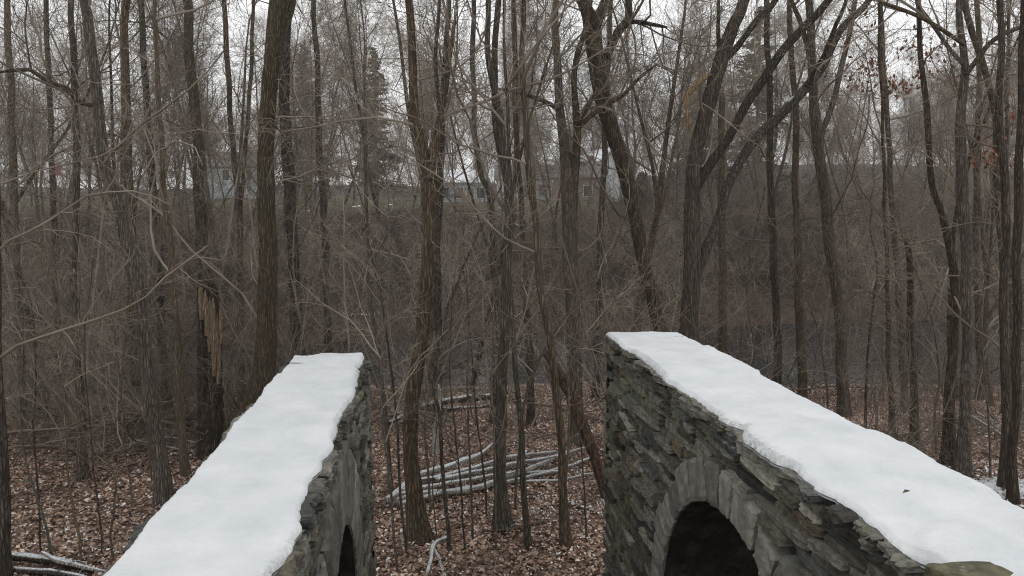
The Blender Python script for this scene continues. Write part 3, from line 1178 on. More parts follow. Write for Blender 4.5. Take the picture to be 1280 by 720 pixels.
def splinters(root, off, p, r, d):
    gg = Geo()
    d = nrm(np.asarray(d))
    for _ in range(9):
        o = p + rng.normal(0, r * 0.5, 3) - d * 0.06
        L = rng.uniform(0.08, 0.28)
        P = np.stack([o, o + d * L * 0.5 + rng.normal(0, 0.006, 3), o + d * L + rng.normal(0, 0.015, 3)])
        tube(gg, P[None], np.array([[r * 0.42, r * 0.28, 0.002]]), 5)
    link('splintered_top', gg.mesh('splintered_top', M['torn_wood'], False, off), root)


TREES = []


def T(*a, **k):
    r = traced(*a, **k)
    TREES.append(r)
    return r


T('bare_tree', 'stout ridged grey-brown trunk just behind the end of the edge-on wall, thickest on that side', 11.0,
  [[(322, 500, 44), (331, 470, 36), (333, 400, 31), (335, 330, 29), (334, 240, 27), (331, 200, 25), (336, 110, 24), (343, 60, 25), (349, 0, 26)],
   [0.4, (338, 95, 14), (352, 40, 14), (364, 0, 13)]], mat='bark_olive', k1=16, scale=1.2, t0=0.15)
T('bare_tree', 'dark straight tree partly hidden by the stout ridged trunk, close on its river side', 15.5,
  [[(376, 440, 19), (373, 420, 19), (367, 330, 17), (363, 240, 18), (356, 150, 16), (357, 60, 15), (358, 0, 14)]], mat='bark_dark', k1=14, scale=1.3, t0=0.1)
T('bare_tree', 'brown tree leaning away to the left above leaf litter, with one long crooked side limb', (206, 628),
  [[(206, 628, 27), (198, 560, 22), (186, 480, 21), (178, 400, 20), (167, 330, 19), (152, 268, 18), (135, 215, 17), (123, 140, 16), (113, 60, 15), (104, 0, 14)],
   [-0.5, (128, 131, 8), (110, 131, 7), (94, 124, 7), (84, 110, 7), (60, 103, 7), (38, 87, 6), (0, 90, 6), 'end']], k1=16, scale=1.15, t0=0.12)
T('bare_tree', 'upright grey tree rising behind the split rotten stump', 14.8,
  [[(256, 480, 19), (255, 380, 18), (250, 240, 17), (247, 180, 15), (240, 100, 15), (236, 30, 13), (234, 0, 13)]], k1=15, scale=1.35, t0=0.12)
T('bare_tree', 'slim double-height trunk left of the upright grey tree, slightly tilted', 13.2,
  [[(170, 470, 15), (166, 380, 14), (162, 240, 14), (156, 120, 13), (156, 40, 11), (158, 0, 11)]], k1=14, scale=1.2, t0=0.12)
T('bare_tree', 'thin dark tree tilting left between the slim trunk and the upright grey tree', 15.8,
  [[(203, 430, 12), (198, 300, 11), (191, 220, 11), (184, 150, 10), (180, 60, 9), (176, 0, 8)]], mat='bark_dark', k1=13, scale=1.2, t0=0.12)
T('bare_tree', 'thin pale smooth tree with arching side shoots in front of the split rotten stump', (233, 597),
  [[(233, 597, 12), (226, 520, 11), (222, 440, 10), (216, 350, 10), (212, 290, 9), (205, 240, 8), (200, 160, 7), (196, 60, 6), (195, 0, 5)]], mat='bark_thin', twig='twig_pale', k1=16, scale=1.1, t0=0.2)
T('bare_tree', 'dark trunk cut by the edge of the view, left of the leaf litter', 7.6,
  [[(4, 719, 19), (3, 620, 17), (0, 520, 16), (-4, 400, 15), (-8, 250, 14), (-10, 100, 12), (-12, 0, 11)]], mat='bark_dark', k1=13, scale=1.0, t0=0.2)
T('bare_tree', 'pale slender tree near the left edge, standing over tangled brush', 12.6,
  [[(30, 560, 13), (26, 470, 12), (22, 360, 11), (17, 240, 11), (14, 120, 10), (8, 0, 9)]], mat='bark_thin', k1=14, scale=1.1, t0=0.15)
T('bare_tree', 'thin straight tree near the left edge beside a far-off red flag', 16.5,
  [[(75, 470, 11), (70, 350, 10), (66, 240, 9), (62, 120, 8), (57, 0, 7)]], k1=13, scale=1.2, t0=0.12)
T('bare_tree', 'short-looking brown trunk on the leaf litter, left of the leaning brown tree', (104, 600),
  [[(104, 600, 15), (101, 520, 13), (96, 430, 12), (92, 330, 11), (96, 200, 10), (92, 80, 9), (88, 0, 8)]], k1=14, scale=1.1, t0=0.15)
T('bare_tree', 'thin tree with upswept fork between the upright grey tree and the stout ridged trunk', 17.0,
  [[(300, 420, 11), (300, 300, 10), (297, 235, 9), (288, 150, 8), (284, 70, 8), (280, 0, 7)],
   [0.5, (299, 260, 7), (306, 190, 6), (312, 100, 6), (316, 0, 5)]], k1=12, scale=1.2, t0=0.1)
T('forked_tree', 'tree in the gap forking high into a dark stem and a broken-topped brown stem', (525, 676),
  [[(525, 676, 36), (519, 620, 26), (512, 560, 23), (516, 480, 22), (529, 410, 21), (536, 320, 21), (538, 240, 22), (536, 222, 22), (527, 190, 16), (519, 145, 14), (517, 84, 13), (514, 30, 12), (512, 0, 12)],
   [0.25, (537, 228, 15), (543, 180, 12), (552, 130, 10), (560, 84, 8), (566, 50, 6), (570, 23, 6), 'end'],
   [-0.4, (550, 140, 6), (547, 115, 6), (545, 67, 6), (549, 0, 5)]], mat='bark', k1=13, scale=1.1, t0=0.3, snap=True, part='stem')
T('bare_tree', 'dark trunk directly behind the forked tree in the gap', 13.5,
  [[(548, 560, 14), (548, 440, 12), (547, 330, 12), (549, 240, 11), (553, 150, 9), (557, 60, 8), (560, 0, 7)]], mat='bark_dark', k1=12, scale=1.1, t0=0.15)
T('bare_tree', 'straight multi-stemmed tree with its foot near the middle of the gap, leaves round its base', (629, 660),
  [[(629, 660, 30), (627, 620, 22), (625, 560, 20), (626, 480, 18), (631, 400, 16), (636, 320, 15), (636, 240, 15), (629, 200, 13), (623, 145, 12), (612, 70, 9), (611, 0, 8)],
   [0.4, (631, 215, 10), (618, 150, 10), (619, 84, 10), (623, 0, 9)]], mat='bark_olive', k1=13, scale=1.1, t0=0.3, part='stem')
T('bare_tree', 'thin wavy tree right behind the multi-stemmed tree, bent low down', 14.0,
  [[(618, 570, 12), (620, 420, 11), (617, 300, 11), (611, 240, 10), (600, 218, 9), (594, 165, 8), (593, 115, 8), (590, 50, 8), (592, 0, 7)]], k1=12, scale=1.2, t0=0.15)
T('bare_tree', 'slender leaning tree with clean stem and foot on leaves, before the leaning red log', (708, 684),
  [[(708, 684, 20), (705, 640, 15), (701, 580, 13), (696, 490, 13), (688, 420, 13), (676, 357, 12), (668, 280, 11), (663, 240, 11), (657, 150, 9), (654, 67, 8), (653, 0, 7)]], k1=13, scale=1.1, t0=0.3)
T('bare_tree', 'thick-footed tree in the gap with two close upright stems and a snowy side limb', (722, 556),
  [[(722, 556, 24), (722, 500, 19), (716, 400, 22), (714, 330, 23), (712, 240, 25), (706, 200, 17), (700, 134, 13), (697, 67, 11), (694, 0, 10)],
   [0.3, (716, 236, 17), (722, 180, 12), (722, 145, 11), (717, 100, 9), (722, 67, 9), (731, 40, 8), (738, 0, 7)],
   [-0.3, (722, 155, 8), (730, 139, 8), (738, 126, 7), (748, 110, 6), 'end'],
   [-0.6, (700, 138, 7), (690, 131, 7), (672, 123, 7), (653, 117, 6), (638, 113, 5), (618, 110, 4), 'end'],
   [0.2, (724, 158, 8), (738, 145, 7), (760, 128, 7), (778, 120, 6), (796, 100, 5), (822, 80, 4), 'end']], k1=13, scale=1.15, t0=0.25, part='stem')
T('bare_tree', 'slim pole-like tree with foot hidden by brush, just past the fallen pale limbs', 13.8,
  [[(664, 545, 13), (662, 450, 12), (657, 350, 10), (650, 240, 9), (644, 120, 8), (642, 0, 7)]], k1=12, scale=1.1, t0=0.15)
T('bare_tree', 'thin greenish sapling-sized tree rising through the fallen pale limbs, foot out of sight', 8.1,
  [[(661, 719, 11), (657, 640, 10), (651, 560, 10), (646, 480, 9), (641, 400, 8), (637, 300, 7), (636, 200, 6), (633, 90, 5), (630, 0, 4)]], mat='bark_olive', k1=12, scale=0.9, t0=0.3)
T('bare_tree', 'thick dark tree leaning left beyond the high wall end, forking at its top', 12.6,
  [[(826, 424, 21), (818, 385, 20), (806, 325, 20), (793, 265, 21), (783, 222, 22), (768, 172, 22), (754, 120, 24), (744, 66, 25), (740, 30, 27), (731, 10, 18), (726, 0, 16)],
   [0.4, (743, 36, 17), (750, 16, 15), (757, 0, 14)],
   [0.5, (757, 72, 13), (773, 40, 13), (786, 24, 12), (786, 0, 10)],
   [-0.4, (772, 42, 8), (790, 27, 7), (812, 30, 6), (834, 34, 5), 'end']], mat='bark_dark', k1=13, scale=1.25, t0=0.3)
ROOT_M = T('forked_tree', 'largest tree behind the high wall, three great leaning limbs spreading from one trunk', 11.0,
  [[(862, 430, 34), (862, 415, 29), (864, 340, 27), (866, 240, 24), (872, 190, 21), (886, 125, 22), (902, 70, 21), (915, 32, 18), (930, 0, 16)],
   [-0.5, (862, 250, 18), (884, 210, 15), (909, 172, 14), (930, 134, 14), (953, 101, 14), (978, 64, 14), (1014, 26, 12), (1037, 0, 11)],
   [0.9, (868, 345, 17), (884, 305, 15), (900, 268, 14), (907, 235, 14), (921, 205, 14), (941, 175, 15), (968, 150, 15), (1003, 113, 14), (1028, 81, 14), (1052, 35, 11), (1084, 0, 9)],
   [0.3, (908, 72, 10), (920, 60, 10), (934, 40, 10), (952, 17, 10), (968, 0, 9)],
   [-0.2, (898, 68, 7), (897, 37, 6), (897, 0, 5)],
   [-0.5, (1008, 108, 9), (1018, 90, 8), (1030, 70, 7), (1045, 30, 6), (1056, 0, 5)]], mat='bark_dark', k1=12, scale=1.15, t0=0.3)
# torn hanging limb on the largest tree
gg = Geo()
P = np.array([atY(u, v, 10.85) for u, v in ((888, 92), (876, 101), (862, 116), (858, 122), (859, 140), (861, 158), (862, 164))])
P, R = resample(P, np.array([5, 7, 8, 7, 6, 5, 1.5]) / F * 10.85 / 2, 0.04)
tube(gg, P[None], R[None], 8, 0.12)
link('torn_limb', gg.mesh('torn_limb', M['torn_wood'], False, ROOT_M[2]), ROOT_M[0])
T('bare_tree', 'pale upright tree with long V-shaped fork, standing right of the largest tree', 15.0,
  [[(1056, 515, 18), (1053, 475, 16), (1048, 391, 15), (1040, 324, 15), (1030, 240, 16), (1023, 190, 15), (1019, 140, 13), (1014, 67, 12), (1011, 0, 11)],
   [0.5, (1024, 196, 10), (1026, 170, 10), (1037, 140, 9), (1048, 94, 9), (1058, 50, 8), (1069, 0, 7)],
   [0.3, (1016, 90, 8), (1008, 54, 7), (998, 20, 7), (991, 0, 6)]], k1=13, scale=1.3, t0=0.2)
T('dead_snag', 'dead snag with broken top between the limbs of the largest tree', 16.0,
  [[(904, 440, 14), (903, 340, 12), (902, 240, 11), (901, 180, 10), (903, 116, 9), 'end']], k1=5, scale=0.5, snap=True, mat='bark_thin', k4=0)
T('bare_tree', 'thin dark straight tree right of the dead snag behind the largest tree', 17.0,
  [[(972, 460, 12), (970, 385, 11), (966, 300, 11), (963, 240, 10), (962, 120, 9), (958, 0, 8)]], mat='bark_dark', k1=14, scale=1.2, t0=0.12)
T('bare_tree', 'greyish slim tree close left of the pale V-forked tree', 16.5,
  [[(1003, 480, 13), (1001, 440, 13), (998, 340, 12), (995, 240, 10), (994, 140, 9), (986, 0, 7)]], k1=13, scale=1.2, t0=0.12)
T('bare_tree', 'tall tree with dark arching boughs on both sides, second stout trunk from the right edge', (1203, 592),
  [[(1203, 592, 24), (1205, 540, 18), (1208, 440, 15), (1208, 341, 14), (1203, 240, 18), (1201, 168, 14), (1206, 100, 12), (1204, 67, 10), (1199, 0, 9)],
   [-0.4, (1207, 92, 8), (1222, 74, 8), (1236, 55, 7), (1256, 42, 7), (1281, 33, 6), (1310, 30, 5), 'end'],
   [-0.5, (1204, 56, 6), (1180, 40, 6), (1155, 25, 6), (1130, 14, 6), (1092, 0, 5), 'end'],
   [0.4, (1203, 80, 7), (1186, 62, 6), (1168, 36, 6), (1150, 10, 5), (1146, 0, 5)]], k1=14, scale=1.2, t0=0.15)
T('bare_tree', 'twin-looking trunk standing against the tree with dark arching boughs', (1186, 582),
  [[(1186, 582, 22), (1187, 530, 17), (1190, 440, 14), (1192, 341, 13), (1180, 270, 10), (1166, 235, 9), (1159, 168, 9), (1154, 100, 8), (1149, 0, 7)]], mat='bark_dark', k1=13, scale=1.2, t0=0.15)
T('bare_tree', 'slim dark trunk by the snow patch, right of the tree with arching boughs', (1255, 613),
  [[(1255, 613, 15), (1256, 540, 12), (1256, 400, 12), (1256, 240, 12), (1250, 170, 11), (1251, 100, 9), (1250, 0, 9)]], mat='bark_dark', k1=13, scale=1.0, t0=0.15)
T('bare_tree', 'curving grey tree rising behind the slim dark trunk at the right', 14.5,
  [[(1258, 520, 12), (1256, 400, 11), (1248, 240, 10), (1242, 140, 9), (1230, 84, 9), (1214, 30, 9), (1206, 0, 8)]], k1=13, scale=1.2, t0=0.15)
T('bare_tree', 'dark tree running along the right edge of the view', 9.4,
  [[(1262, 690, 15), (1266, 560, 13), (1272, 400, 12), (1272, 235, 12), (1276, 160, 11), (1279, 60, 11), (1280, 0, 10)]], mat='bark_dark', k1=12, scale=0.9, t0=0.2)
T('dead_snag', 'short broken snag with crooked bare side branches above the snowy wall, right', (1143, 562),
  [[(1143, 562, 15), (1142, 478, 11), (1139, 400, 10), (1137, 330, 9), (1131, 297, 8), 'end']], k1=7, scale=0.75, t0=0.4, snap=True, mat='bark_dark', k4=1)
T('bare_tree', 'thin stem left of the broken snag above the snowy wall', (1116, 545),
  [[(1116, 545, 9), (1113, 480, 8), (1110, 400, 7), (1108, 300, 6), (1104, 180, 5), (1100, 60, 4), (1098, 0, 4)]], k1=13, scale=1.0, t0=0.15)
T('bare_tree', 'thin grey tree far right behind the arching boughs, near the water', 17.5,
  [[(1225, 470, 10), (1222, 380, 9), (1220, 260, 9), (1224, 140, 8), (1222, 0, 7)]], k1=13, scale=1.2, t0=0.12)
T('bare_tree', 'slender tree in front of the river, midway between the leaning dark tree and wall end', 17.5,
  [[(745, 480, 11), (748, 380, 10), (752, 260, 9), (758, 130, 8), (764, 0, 7)]], mat='bark_dark', k1=12, scale=1.2, t0=0.12)
T('bare_tree', 'thin wavering tree left of the forked tree in the gap, beside the wall end', 9.6,
  [[(489, 640, 8), (486, 560, 7), (476, 470, 7), (466, 400, 6), (460, 330, 6), (458, 250, 6), (452, 160, 5), (440, 70, 4), (432, 0, 4)]], mat='bark_thin', k1=14, scale=0.95, t0=0.2)
T('bare_tree', 'slim tree behind the edge-on wall end with many thin rising branches', 16.0,
  [[(410, 430, 12), (408, 340, 11), (404, 250, 10), (398, 150, 9), (396, 60, 8), (392, 0, 7)]], k1=14, scale=1.25, t0=0.1)

# split rotten stump
def stump():
    Y = 11.6
    g = atY(264, 592, Y)
    gz = float(ground(g[0], Y))
    root = empty('broken_stump', (g[0], Y, gz))
    off = np.array(root.location)
    P = np.array([[g[0], Y, gz - 0.1]] + [list(atY(u, v, Y)) for u, v in ((264, 540), (263, 470), (262, 420), (261, 385))])
    P, R = resample(P, np.array([34, 30, 29, 28, 26]) / F * Y / 2, 0.08)
    # shell open to the viewer's side: tube with a cleft
    sides = 26
    an = np.linspace(0, 2 * PI, sides, endpoint=False)
    V = []
    for k, (p, r) in enumerate(zip(P, R)):
        f = k / (len(P) - 1)
        ridge = 1 + 0.08 * np.sin(an * 7 + 1) + 0.05 * rng.normal(size=sides)
        cl = np.exp(-((np.angle(np.exp(1j * (an + PI / 2 + 0.25)))) / 0.32) ** 2) * sst(0.25, 0.5, f)
        rr_ = r * ridge * (1 - 0.75 * cl)
        top = (0.32 * np.abs(np.sin(an * 2.3 + 1)) + 0.14 * rng.uniform(0, 1, sides)) * (f > 0.97)
        V.append(np.stack([p[0] + rr_ * np.cos(an), p[1] + rr_ * np.sin(an), p[2] + top], -1))
    V = np.concatenate(V)
    n = len(P)
    i = np.arange(n - 1)[:, None] * sides
    j = np.arange(sides)[None, :]
    q = np.stack([i + j, i + (j + 1) % sides, i + sides + (j + 1) % sides, i + sides + j], -1).reshape(-1, 4)
    link('trunk', mesh('trunk', V - off, [q], M['bark_dark'], False), root)
    gg = Geo()
    for (u0, v0, u1, v1, w) in ((268, 470, 266, 372, 6), (273, 480, 272, 392, 5), (262, 440, 262, 370, 4), (252, 400, 250, 358, 6), (258, 420, 256, 362, 5), (276, 430, 275, 376, 3)):
        a, b = atY(u0, v0, Y - 0.17), atY(u1, v1, Y - 0.14)
        m1 = a * 0.6 + b * 0.4 + rng.normal(0, 0.01, 3)
        tube(gg, np.stack([a, m1, b * 0.8 + a * 0.2, b])[None], np.array([[w * .4, w * .66, w * .6, w * .12]]) / F * Y, 6, 0.15)
    link('split_heartwood', gg.mesh('split_heartwood', M['torn_wood'], False, off), root)
    tag(root, 'split rotten dead stump showing tan heartwood, left of the stout ridged trunk', 'stump')


stump()


def log_obj(name, label, cat, limbs, mat, lift=0.08, snow=True, part='limb', rough=0.06, twigs=0, twig='pale_wood'):
    """limbs: pixel polylines (u,v,w) lying on the ground; a 4th number is height above it"""
    res = []
    for L in limbs:
        pts, rad = [], []
        for e in L:
            g = on_ground(e[0], e[1])
            z = (e[3] if len(e) > 3 else lift)
            p = atY(e[0], e[1], g[1])
            # keep the pixel but stand it `z` above the ground: step toward the camera
            for _ in range(4):
                gz = float(ground(p[0], p[1]))
                p = atZ(e[0], e[1], gz + z)
            pts.append(p)
            rad.append(0.85 * e[2] / F * p[1] / 2)
        res.append(resample(np.array(pts), np.array(rad), 0.10))
    p0 = res[0][0][0]
    root = empty(name, (p0[0], p0[1], float(ground(p0[0], p0[1]))))
    off = np.array(root.location)
    for q, (P, R) in enumerate(res):
        P = P + np.cumsum(rng.normal(0, 0.005, P.shape), axis=0)
        R = R * (1 + 0.22 * np.abs(rng.normal(0, 1, len(R))) * (rng.uniform(0, 1, len(R)) < 0.3))
        gg = Geo()
        tube(gg, P[None], R[None], 12, rough * 2, cap=True)
        nm = ('trunk' if q == 0 else part)
        if len(res) == 1:
            nm = 'trunk'
        link(nm, gg.mesh(nm, M[mat], True, off), root)
    if twigs:
        gg = Geo()
        for P, R in res:
            P2, R2 = spawn(P[None], R[None], twigs, 0.3, 1, (25, 60), (0.2, 0.7), 0.008, 0.004, 6, 0.2, 0.0)
            tube(gg, P2, R2, 4)
        link('side_twigs', gg.mesh('side_twigs', M[twig], True, off), root)
    tag(root, label, cat)
    return root


log_obj('fallen_tree', 'fallen barkless tree with pale snow-dusted limbs fanned across the leaves in the gap', 'fallen tree',
        [[(484, 626, 12, .10), (500, 612, 10, .16), (522, 594, 9, .22), (564, 583, 8, .22), (597, 570, 6, .25), (616, 555, 4, .3)],
         [(490, 622, 10, .1), (526, 604, 9, .14), (582, 589, 8, .18), (639, 573, 7, .15), (695, 566, 5, .12)],
         [(490, 628, 11, .05), (526, 617, 9, .08), (575, 613, 8, .10), (609, 605, 8, .1), (639, 594, 7, .1), (669, 586, 6, .1), (697, 573, 5, .15)],
         [(628, 592, 5, .06), (680, 590, 5, .06), (729, 575, 5, .08), (752, 560, 3, .1)],
         [(560, 602, 5, .1), (620, 583, 5, .12), (680, 572, 4, .1), (731, 561, 4, .08)],
         [(600, 610, 4, .03), (650, 603, 4, .03), (700, 602, 4, .03), (748, 592, 3, .03)],
         [(500, 630, 6, .06), (560, 614, 6, .08), (640, 600, 5, .08), (700, 588, 4, .06)],
         [(545, 600, 6, .24), (600, 588, 6, .22), (660, 577, 5, .2), (712, 570, 4, .15)],
         [(498, 618, 6, .2), (540, 607, 6, .26), (590, 600, 5, .24), (650, 588, 4, .2)],
         [(520, 600, 5, .2), (560, 596, 5, .2), (600, 590, 4, .15), (640, 584, 3, .1)]],
        'pale_wood', twigs=5)
log_obj('crooked_branch', 'crooked pale dead branch on leaves by the foot of the forked tree', 'branch',
        [[(533, 719, 7, .04), (538, 700, 7, .08), (541, 682, 8, .12), (552, 675, 6, .12), (562, 671, 5, .08)], [(541, 684, 5, .1), (549, 695, 5, .05), (556, 719, 5, .03)]], 'pale_wood', twigs=2)
log_obj('driftwood_log', 'dark snow-topped log lying near the river bank behind the forked tree', 'log',
        [[(486, 530, 6, .1), (512, 516, 8, .2), (545, 505, 9, .3), (580, 499, 9, .3), (614, 496, 8, .25)],
         [(520, 508, 5, .3), (555, 512, 6, .15), (600, 508, 6, .1), (614, 503, 5, .1)]], 'bark_log', twigs=3, twig='bark_thin')
log_obj('dead_branch', 'small dead branch lying on leaves by the multi-stemmed tree', 'branch',
        [[(600, 664, 3, .03), (640, 660, 4, .05), (665, 655, 4, .04), (683, 652, 3, .03)]], 'bark_thin', twigs=3)
log_obj('dead_branch', 'thin dead branch on the leaves near the end of the high wall', 'branch',
        [[(672, 634, 3, .03), (705, 629, 3, .05), (730, 636, 3, .04), (752, 641, 2, .03)]], 'bark_dark', twigs=3)
log_obj('fallen_log', 'snow-topped dark log low on the left, largest of its pile', 'log',
        [[(12, 693, 11, .12), (45, 697, 12, .12), (80, 704, 11, .10), (112, 714, 9, .08)]], 'bark_log', rough=0.1, twigs=2, twig='bark_thin')
log_obj('fallen_log', 'lower brown log of the snow-topped pile on the left', 'log',
        [[(16, 712, 11, .07), (50, 714, 11, .07), (90, 719, 10, .06), (128, 728, 8, .05)]], 'bark_log', rough=0.1)
log_obj('fallen_log', 'short pale stick crossing the snow-topped log pile on the left', 'log',
        [[(52, 690, 5, .2), (75, 700, 6, .22), (104, 708, 5, .15), (136, 716, 4, .08)]], 'pale_wood', twigs=2)
log_obj('dead_branch', 'pale sticks scattered behind the leaning brown tree, snow on them', 'branch',
        [[(150, 560, 4, .05), (178, 550, 5, .1), (215, 546, 4, .1), (250, 552, 3, .05)], [(160, 546, 3, .1), (190, 556, 4, .1), (235, 562, 3, .05)]], 'pale_wood', twigs=3)
log_obj('fallen_branch', 'snow-covered slanting branch near the right edge, behind the slim dark trunk', 'branch',
        [[(1213, 520, 4, .35), (1232, 532, 4, .25), (1252, 546, 4, .15), (1275, 564, 3, .05)], [(1222, 516, 3, .4), (1250, 530, 3, .3), (1282, 541, 3, .2)]], 'pale_wood', twigs=4)
log_obj('fallen_branch', 'low twiggy branch on snowy leaves at the right edge', 'branch',
        [[(1228, 566, 3, .05), (1252, 574, 3, .12), (1286, 586, 3, .05)]], 'bark_thin', twigs=5)

# leaning red rotten trunk
def red_log():
    Y = 10.4
    px = [(775, 668, 15), (760, 625, 15), (752, 600, 16), (743, 570, 17), (732, 541, 18), (722, 515, 18), (712, 490, 18), (700, 470, 15), (690, 452, 12), (680, 440, 9)]
    yy = np.linspace(9.6, 11.2, len(px))
    P = np.array([atY(u, v, y) for (u, v, w), y in zip(px, yy)])
    R = np.array([w / F * y / 2 for (u, v, w), y in zip(px, yy)])
    P, R = resample(P, R, 0.07)
    root = empty('leaning_dead_trunk', (P[0][0], P[0][1], float(ground(P[0][0], P[0][1]))))
    off = np.array(root.location)
    gg = Geo()
    tube(gg, P[None], R[None] * 0.80, 16, 0.2, cap=True)
    g0 = gg
    gg = Geo()
    a = np.array([atY(u, v, 11.1) for u, v in ((703, 496), (692, 478), (680, 458), (671, 440), (665, 427))])
    P2, R2 = resample(a, np.array([9, 9, 8, 6, 2]) / F * 11.1 / 2, 0.06)
    tube(gg, P2[None], R2[None], 8, 0.15)
    link('torn_stub', gg.mesh('torn_stub', M['torn_wood'], False, off), root)
    for (u, v, y) in ((700, 474, 10.8), (716, 500, 10.6), (728, 528, 10.4), (741, 560, 10.2)):
        p = atY(u, v, y) + np.array([0, -0.1, 0])
        for _ in range(4):
            d = nrm(rng.normal(0, 1, 3))
            tube(g0, np.stack([p, p + d * 0.08, p + d * 0.17 + np.array([0, 0, -0.03])])[None], np.array([[.02, .014, .003]]), 5)
    link('trunk', g0.mesh('trunk', M['rotten'], False, off), root)
    tag(root, 'reddish rotten trunk leaning against trees beside the end of the high wall', 'dead trunk')


red_log()

# pale barkless stub in the gap
def pale_stub():
    g = on_ground(545, 568)
    Y = g[1]
    px = [(544, 572, 10), (545, 545, 8), (547, 520, 7), (549, 496, 6), (548, 480, 3)]
    P = np.array([atY(u, v, Y) for u, v, w in px])
    P, R = resample(P, np.array([w for _, _, w in px]) / F * Y / 2, 0.05)
    root = empty('dead_snag', (P[0][0], Y, float(ground(P[0][0], Y))))
    off = np.array(root.location)
    gg = Geo()
    tube(gg, P[None], R[None], 10, 0.1)
    link('trunk', gg.mesh('trunk', M['pale_wood'], False, off), root)
    gg = Geo()
    P2, R2 = spawn(P[None], R[None], 6, 0.2, 0.95, (40, 80), (0.15, 0.5), 0.012, 0.006, 5, 0.2, -0.02)
    tube(gg, P2, R2, 5)
    link('side_stubs', gg.mesh('side_stubs', M['pale_wood'], True, off), root)
    tag(root, 'short pale barkless stub standing between the forked tree and the dark log', 'snag')


pale_stub()

# ------------------------------------------------------------------ saplings on the leaf litter
def sapling(px, label, w=3.0, mat='bark_thin', base=None, k=7, scale=0.6, ext=1.2):
    if base is None:
        g = on_ground(px[0][0], px[0][1])
        Y = g[1]
    else:
        Y = base
    P = np.array([atY(u, v, Y + 0.08 * i) for i, (u, v) in enumerate(px)])
    gz = float(ground(P[0][0], P[0][1]))
    if P[0][2] > gz:
        P = np.vstack([[P[0][0], P[0][1], gz - 0.05], P])
    d = nrm(P[-1] - P[-2])
    for s in range(3):
        d = nrm(d + rng.normal(0, 0.12, 3) + np.array([0, 0, 0.05]))
        P = np.vstack([P, P[-1] + d * ext / 3])
    n = len(P)
    R = np.linspace(1.0, 0.35, n) * w / F * Y / 2
    P, R = resample(P, R, 0.12)
    P = P + np.cumsum(rng.normal(0, 0.004, P.shape), axis=0)
    root = empty('sapling', (P[0][0], P[0][1], gz))
    off = np.array(root.location)
    gg = Geo()
    tube(gg, P[None], R[None], 6, 0.04)
    link('stem', gg.mesh('stem', M[mat], True, off), root)
    gg = Geo()
    grow([(P[None], R[None])], [dict(k=k, t0=0.3, ln=(0.3 * scale * 2, 1.3 * scale * 2), rr=0.006, n=8, w=0.12, up=0.05, ang=(25, 65)),
                                dict(k=5, t0=0.2, ln=(0.2, 0.7), rr=0.005, n=6, w=0.16, up=0.03, ang=(25, 55)),
                                dict(k=3, t0=0.2, ln=(0.1, 0.3), rr=0.005, n=4, w=0.16, up=0.03, ang=(25, 55))], gg, 0.0028, 5)
    link('twigs', gg.mesh('twigs', M['twig_pale' if mat == 'bark_thin' else 'twig'], True, off), root)
    tag(root, label, 'sapling')
    return root


sapling([(67, 706), (58, 660), (42, 610), (30, 565), (24, 500), (30, 440)], 'thin sapling leaning left over the snow-topped log pile', 4)
sapling([(102, 716), (96, 660), (88, 620), (82, 580), (80, 500), (74, 420), (60, 340)], 'thin upright sapling on leaves right of the log pile', 4)
sapling([(143, 706), (138, 670), (143, 640), (144, 596), (133, 576), (128, 555), (140, 535), (149, 500), (154, 440)], 'crooked zigzag sapling on the leaves, beside the edge-on wall', 3.5, k=9)
sapling([(50, 692), (47, 640), (44, 590), (40, 540), (44, 470), (38, 380)], 'dark whippy sapling behind the log pile, left', 3, 'bark_dark')
sapling([(165, 640), (160, 600), (152, 560), (150, 500), (142, 440)], 'slim sapling in front of the short-looking brown trunk', 3)
sapling([(128, 690), (124, 640), (118, 590), (116, 540), (108, 450)], 'dark thin sapling between zigzag sapling and log pile', 3, 'bark_dark')
sapling([(190, 606), (186, 560), (180, 520), (176, 460)], 'small twiggy sapling beside the foot of the leaning brown tree', 3)
sapling([(498, 719), (492, 670), (487, 600), (478, 540), (476, 470), (482, 400), (488, 350)], 'thin brown sapling against the end of the edge-on wall', 4, 'bark_thin', k=10)
sapling([(566, 719), (562, 660), (556, 590), (553, 520), (545, 480), (558, 400), (575, 350)], 'olive-brown sapling bending right in front of the fallen limbs', 6, 'bark_olive', 7.9, k=10)
sapling([(583, 719), (580, 640), (576, 580), (570, 520), (566, 470)], 'hair-thin sapling left of the middle in the gap', 3, 'bark_dark', 8.0)
sapling([(591, 719), (590, 660), (588, 600), (584, 540), (580, 450), (583, 400)], 'straight thin sapling beside the hair-thin one in the gap', 3.5, 'bark_thin', 8.2)
sapling([(609, 650), (606, 600), (600, 550), (594, 500), (590, 440)], 'slanting dark sapling among the fallen pale limbs', 3, 'bark_dark')
sapling([(620, 719), (621, 640), (619, 560), (616, 470), (620, 380)], 'thin sapling hugging the multi-stemmed tree', 3, 'bark_thin', 8.0)
sapling([(538, 640), (534, 580), (530, 530), (540, 480), (556, 430), (570, 390)], 'pale arching sapling beside the forked tree', 4, 'bark_thin', k=10)
sapling([(737, 719), (735, 670), (733, 620), (728, 560), (720, 500)], 'thin sapling on leaves next to the high wall end', 3, 'bark_dark', 8.3)
sapling([(512, 719), (506, 670), (500, 610), (498, 550), (492, 470), (482, 390), (470, 330)], 'whip-like sapling between wall end and forked tree', 4, 'bark_dark', 7.8, k=10)
sapling([(704, 640), (708, 590), (712, 520), (712, 470), (722, 440), (738, 424)], 'pale bent sapling crossing the leaning red trunk', 4, 'bark_thin', 8.6, k=8)
sapling([(552, 719), (548, 690), (543, 640), (540, 600), (544, 540)], 'slight sapling by the crooked pale branch', 2.5, 'bark_thin', 8.2)
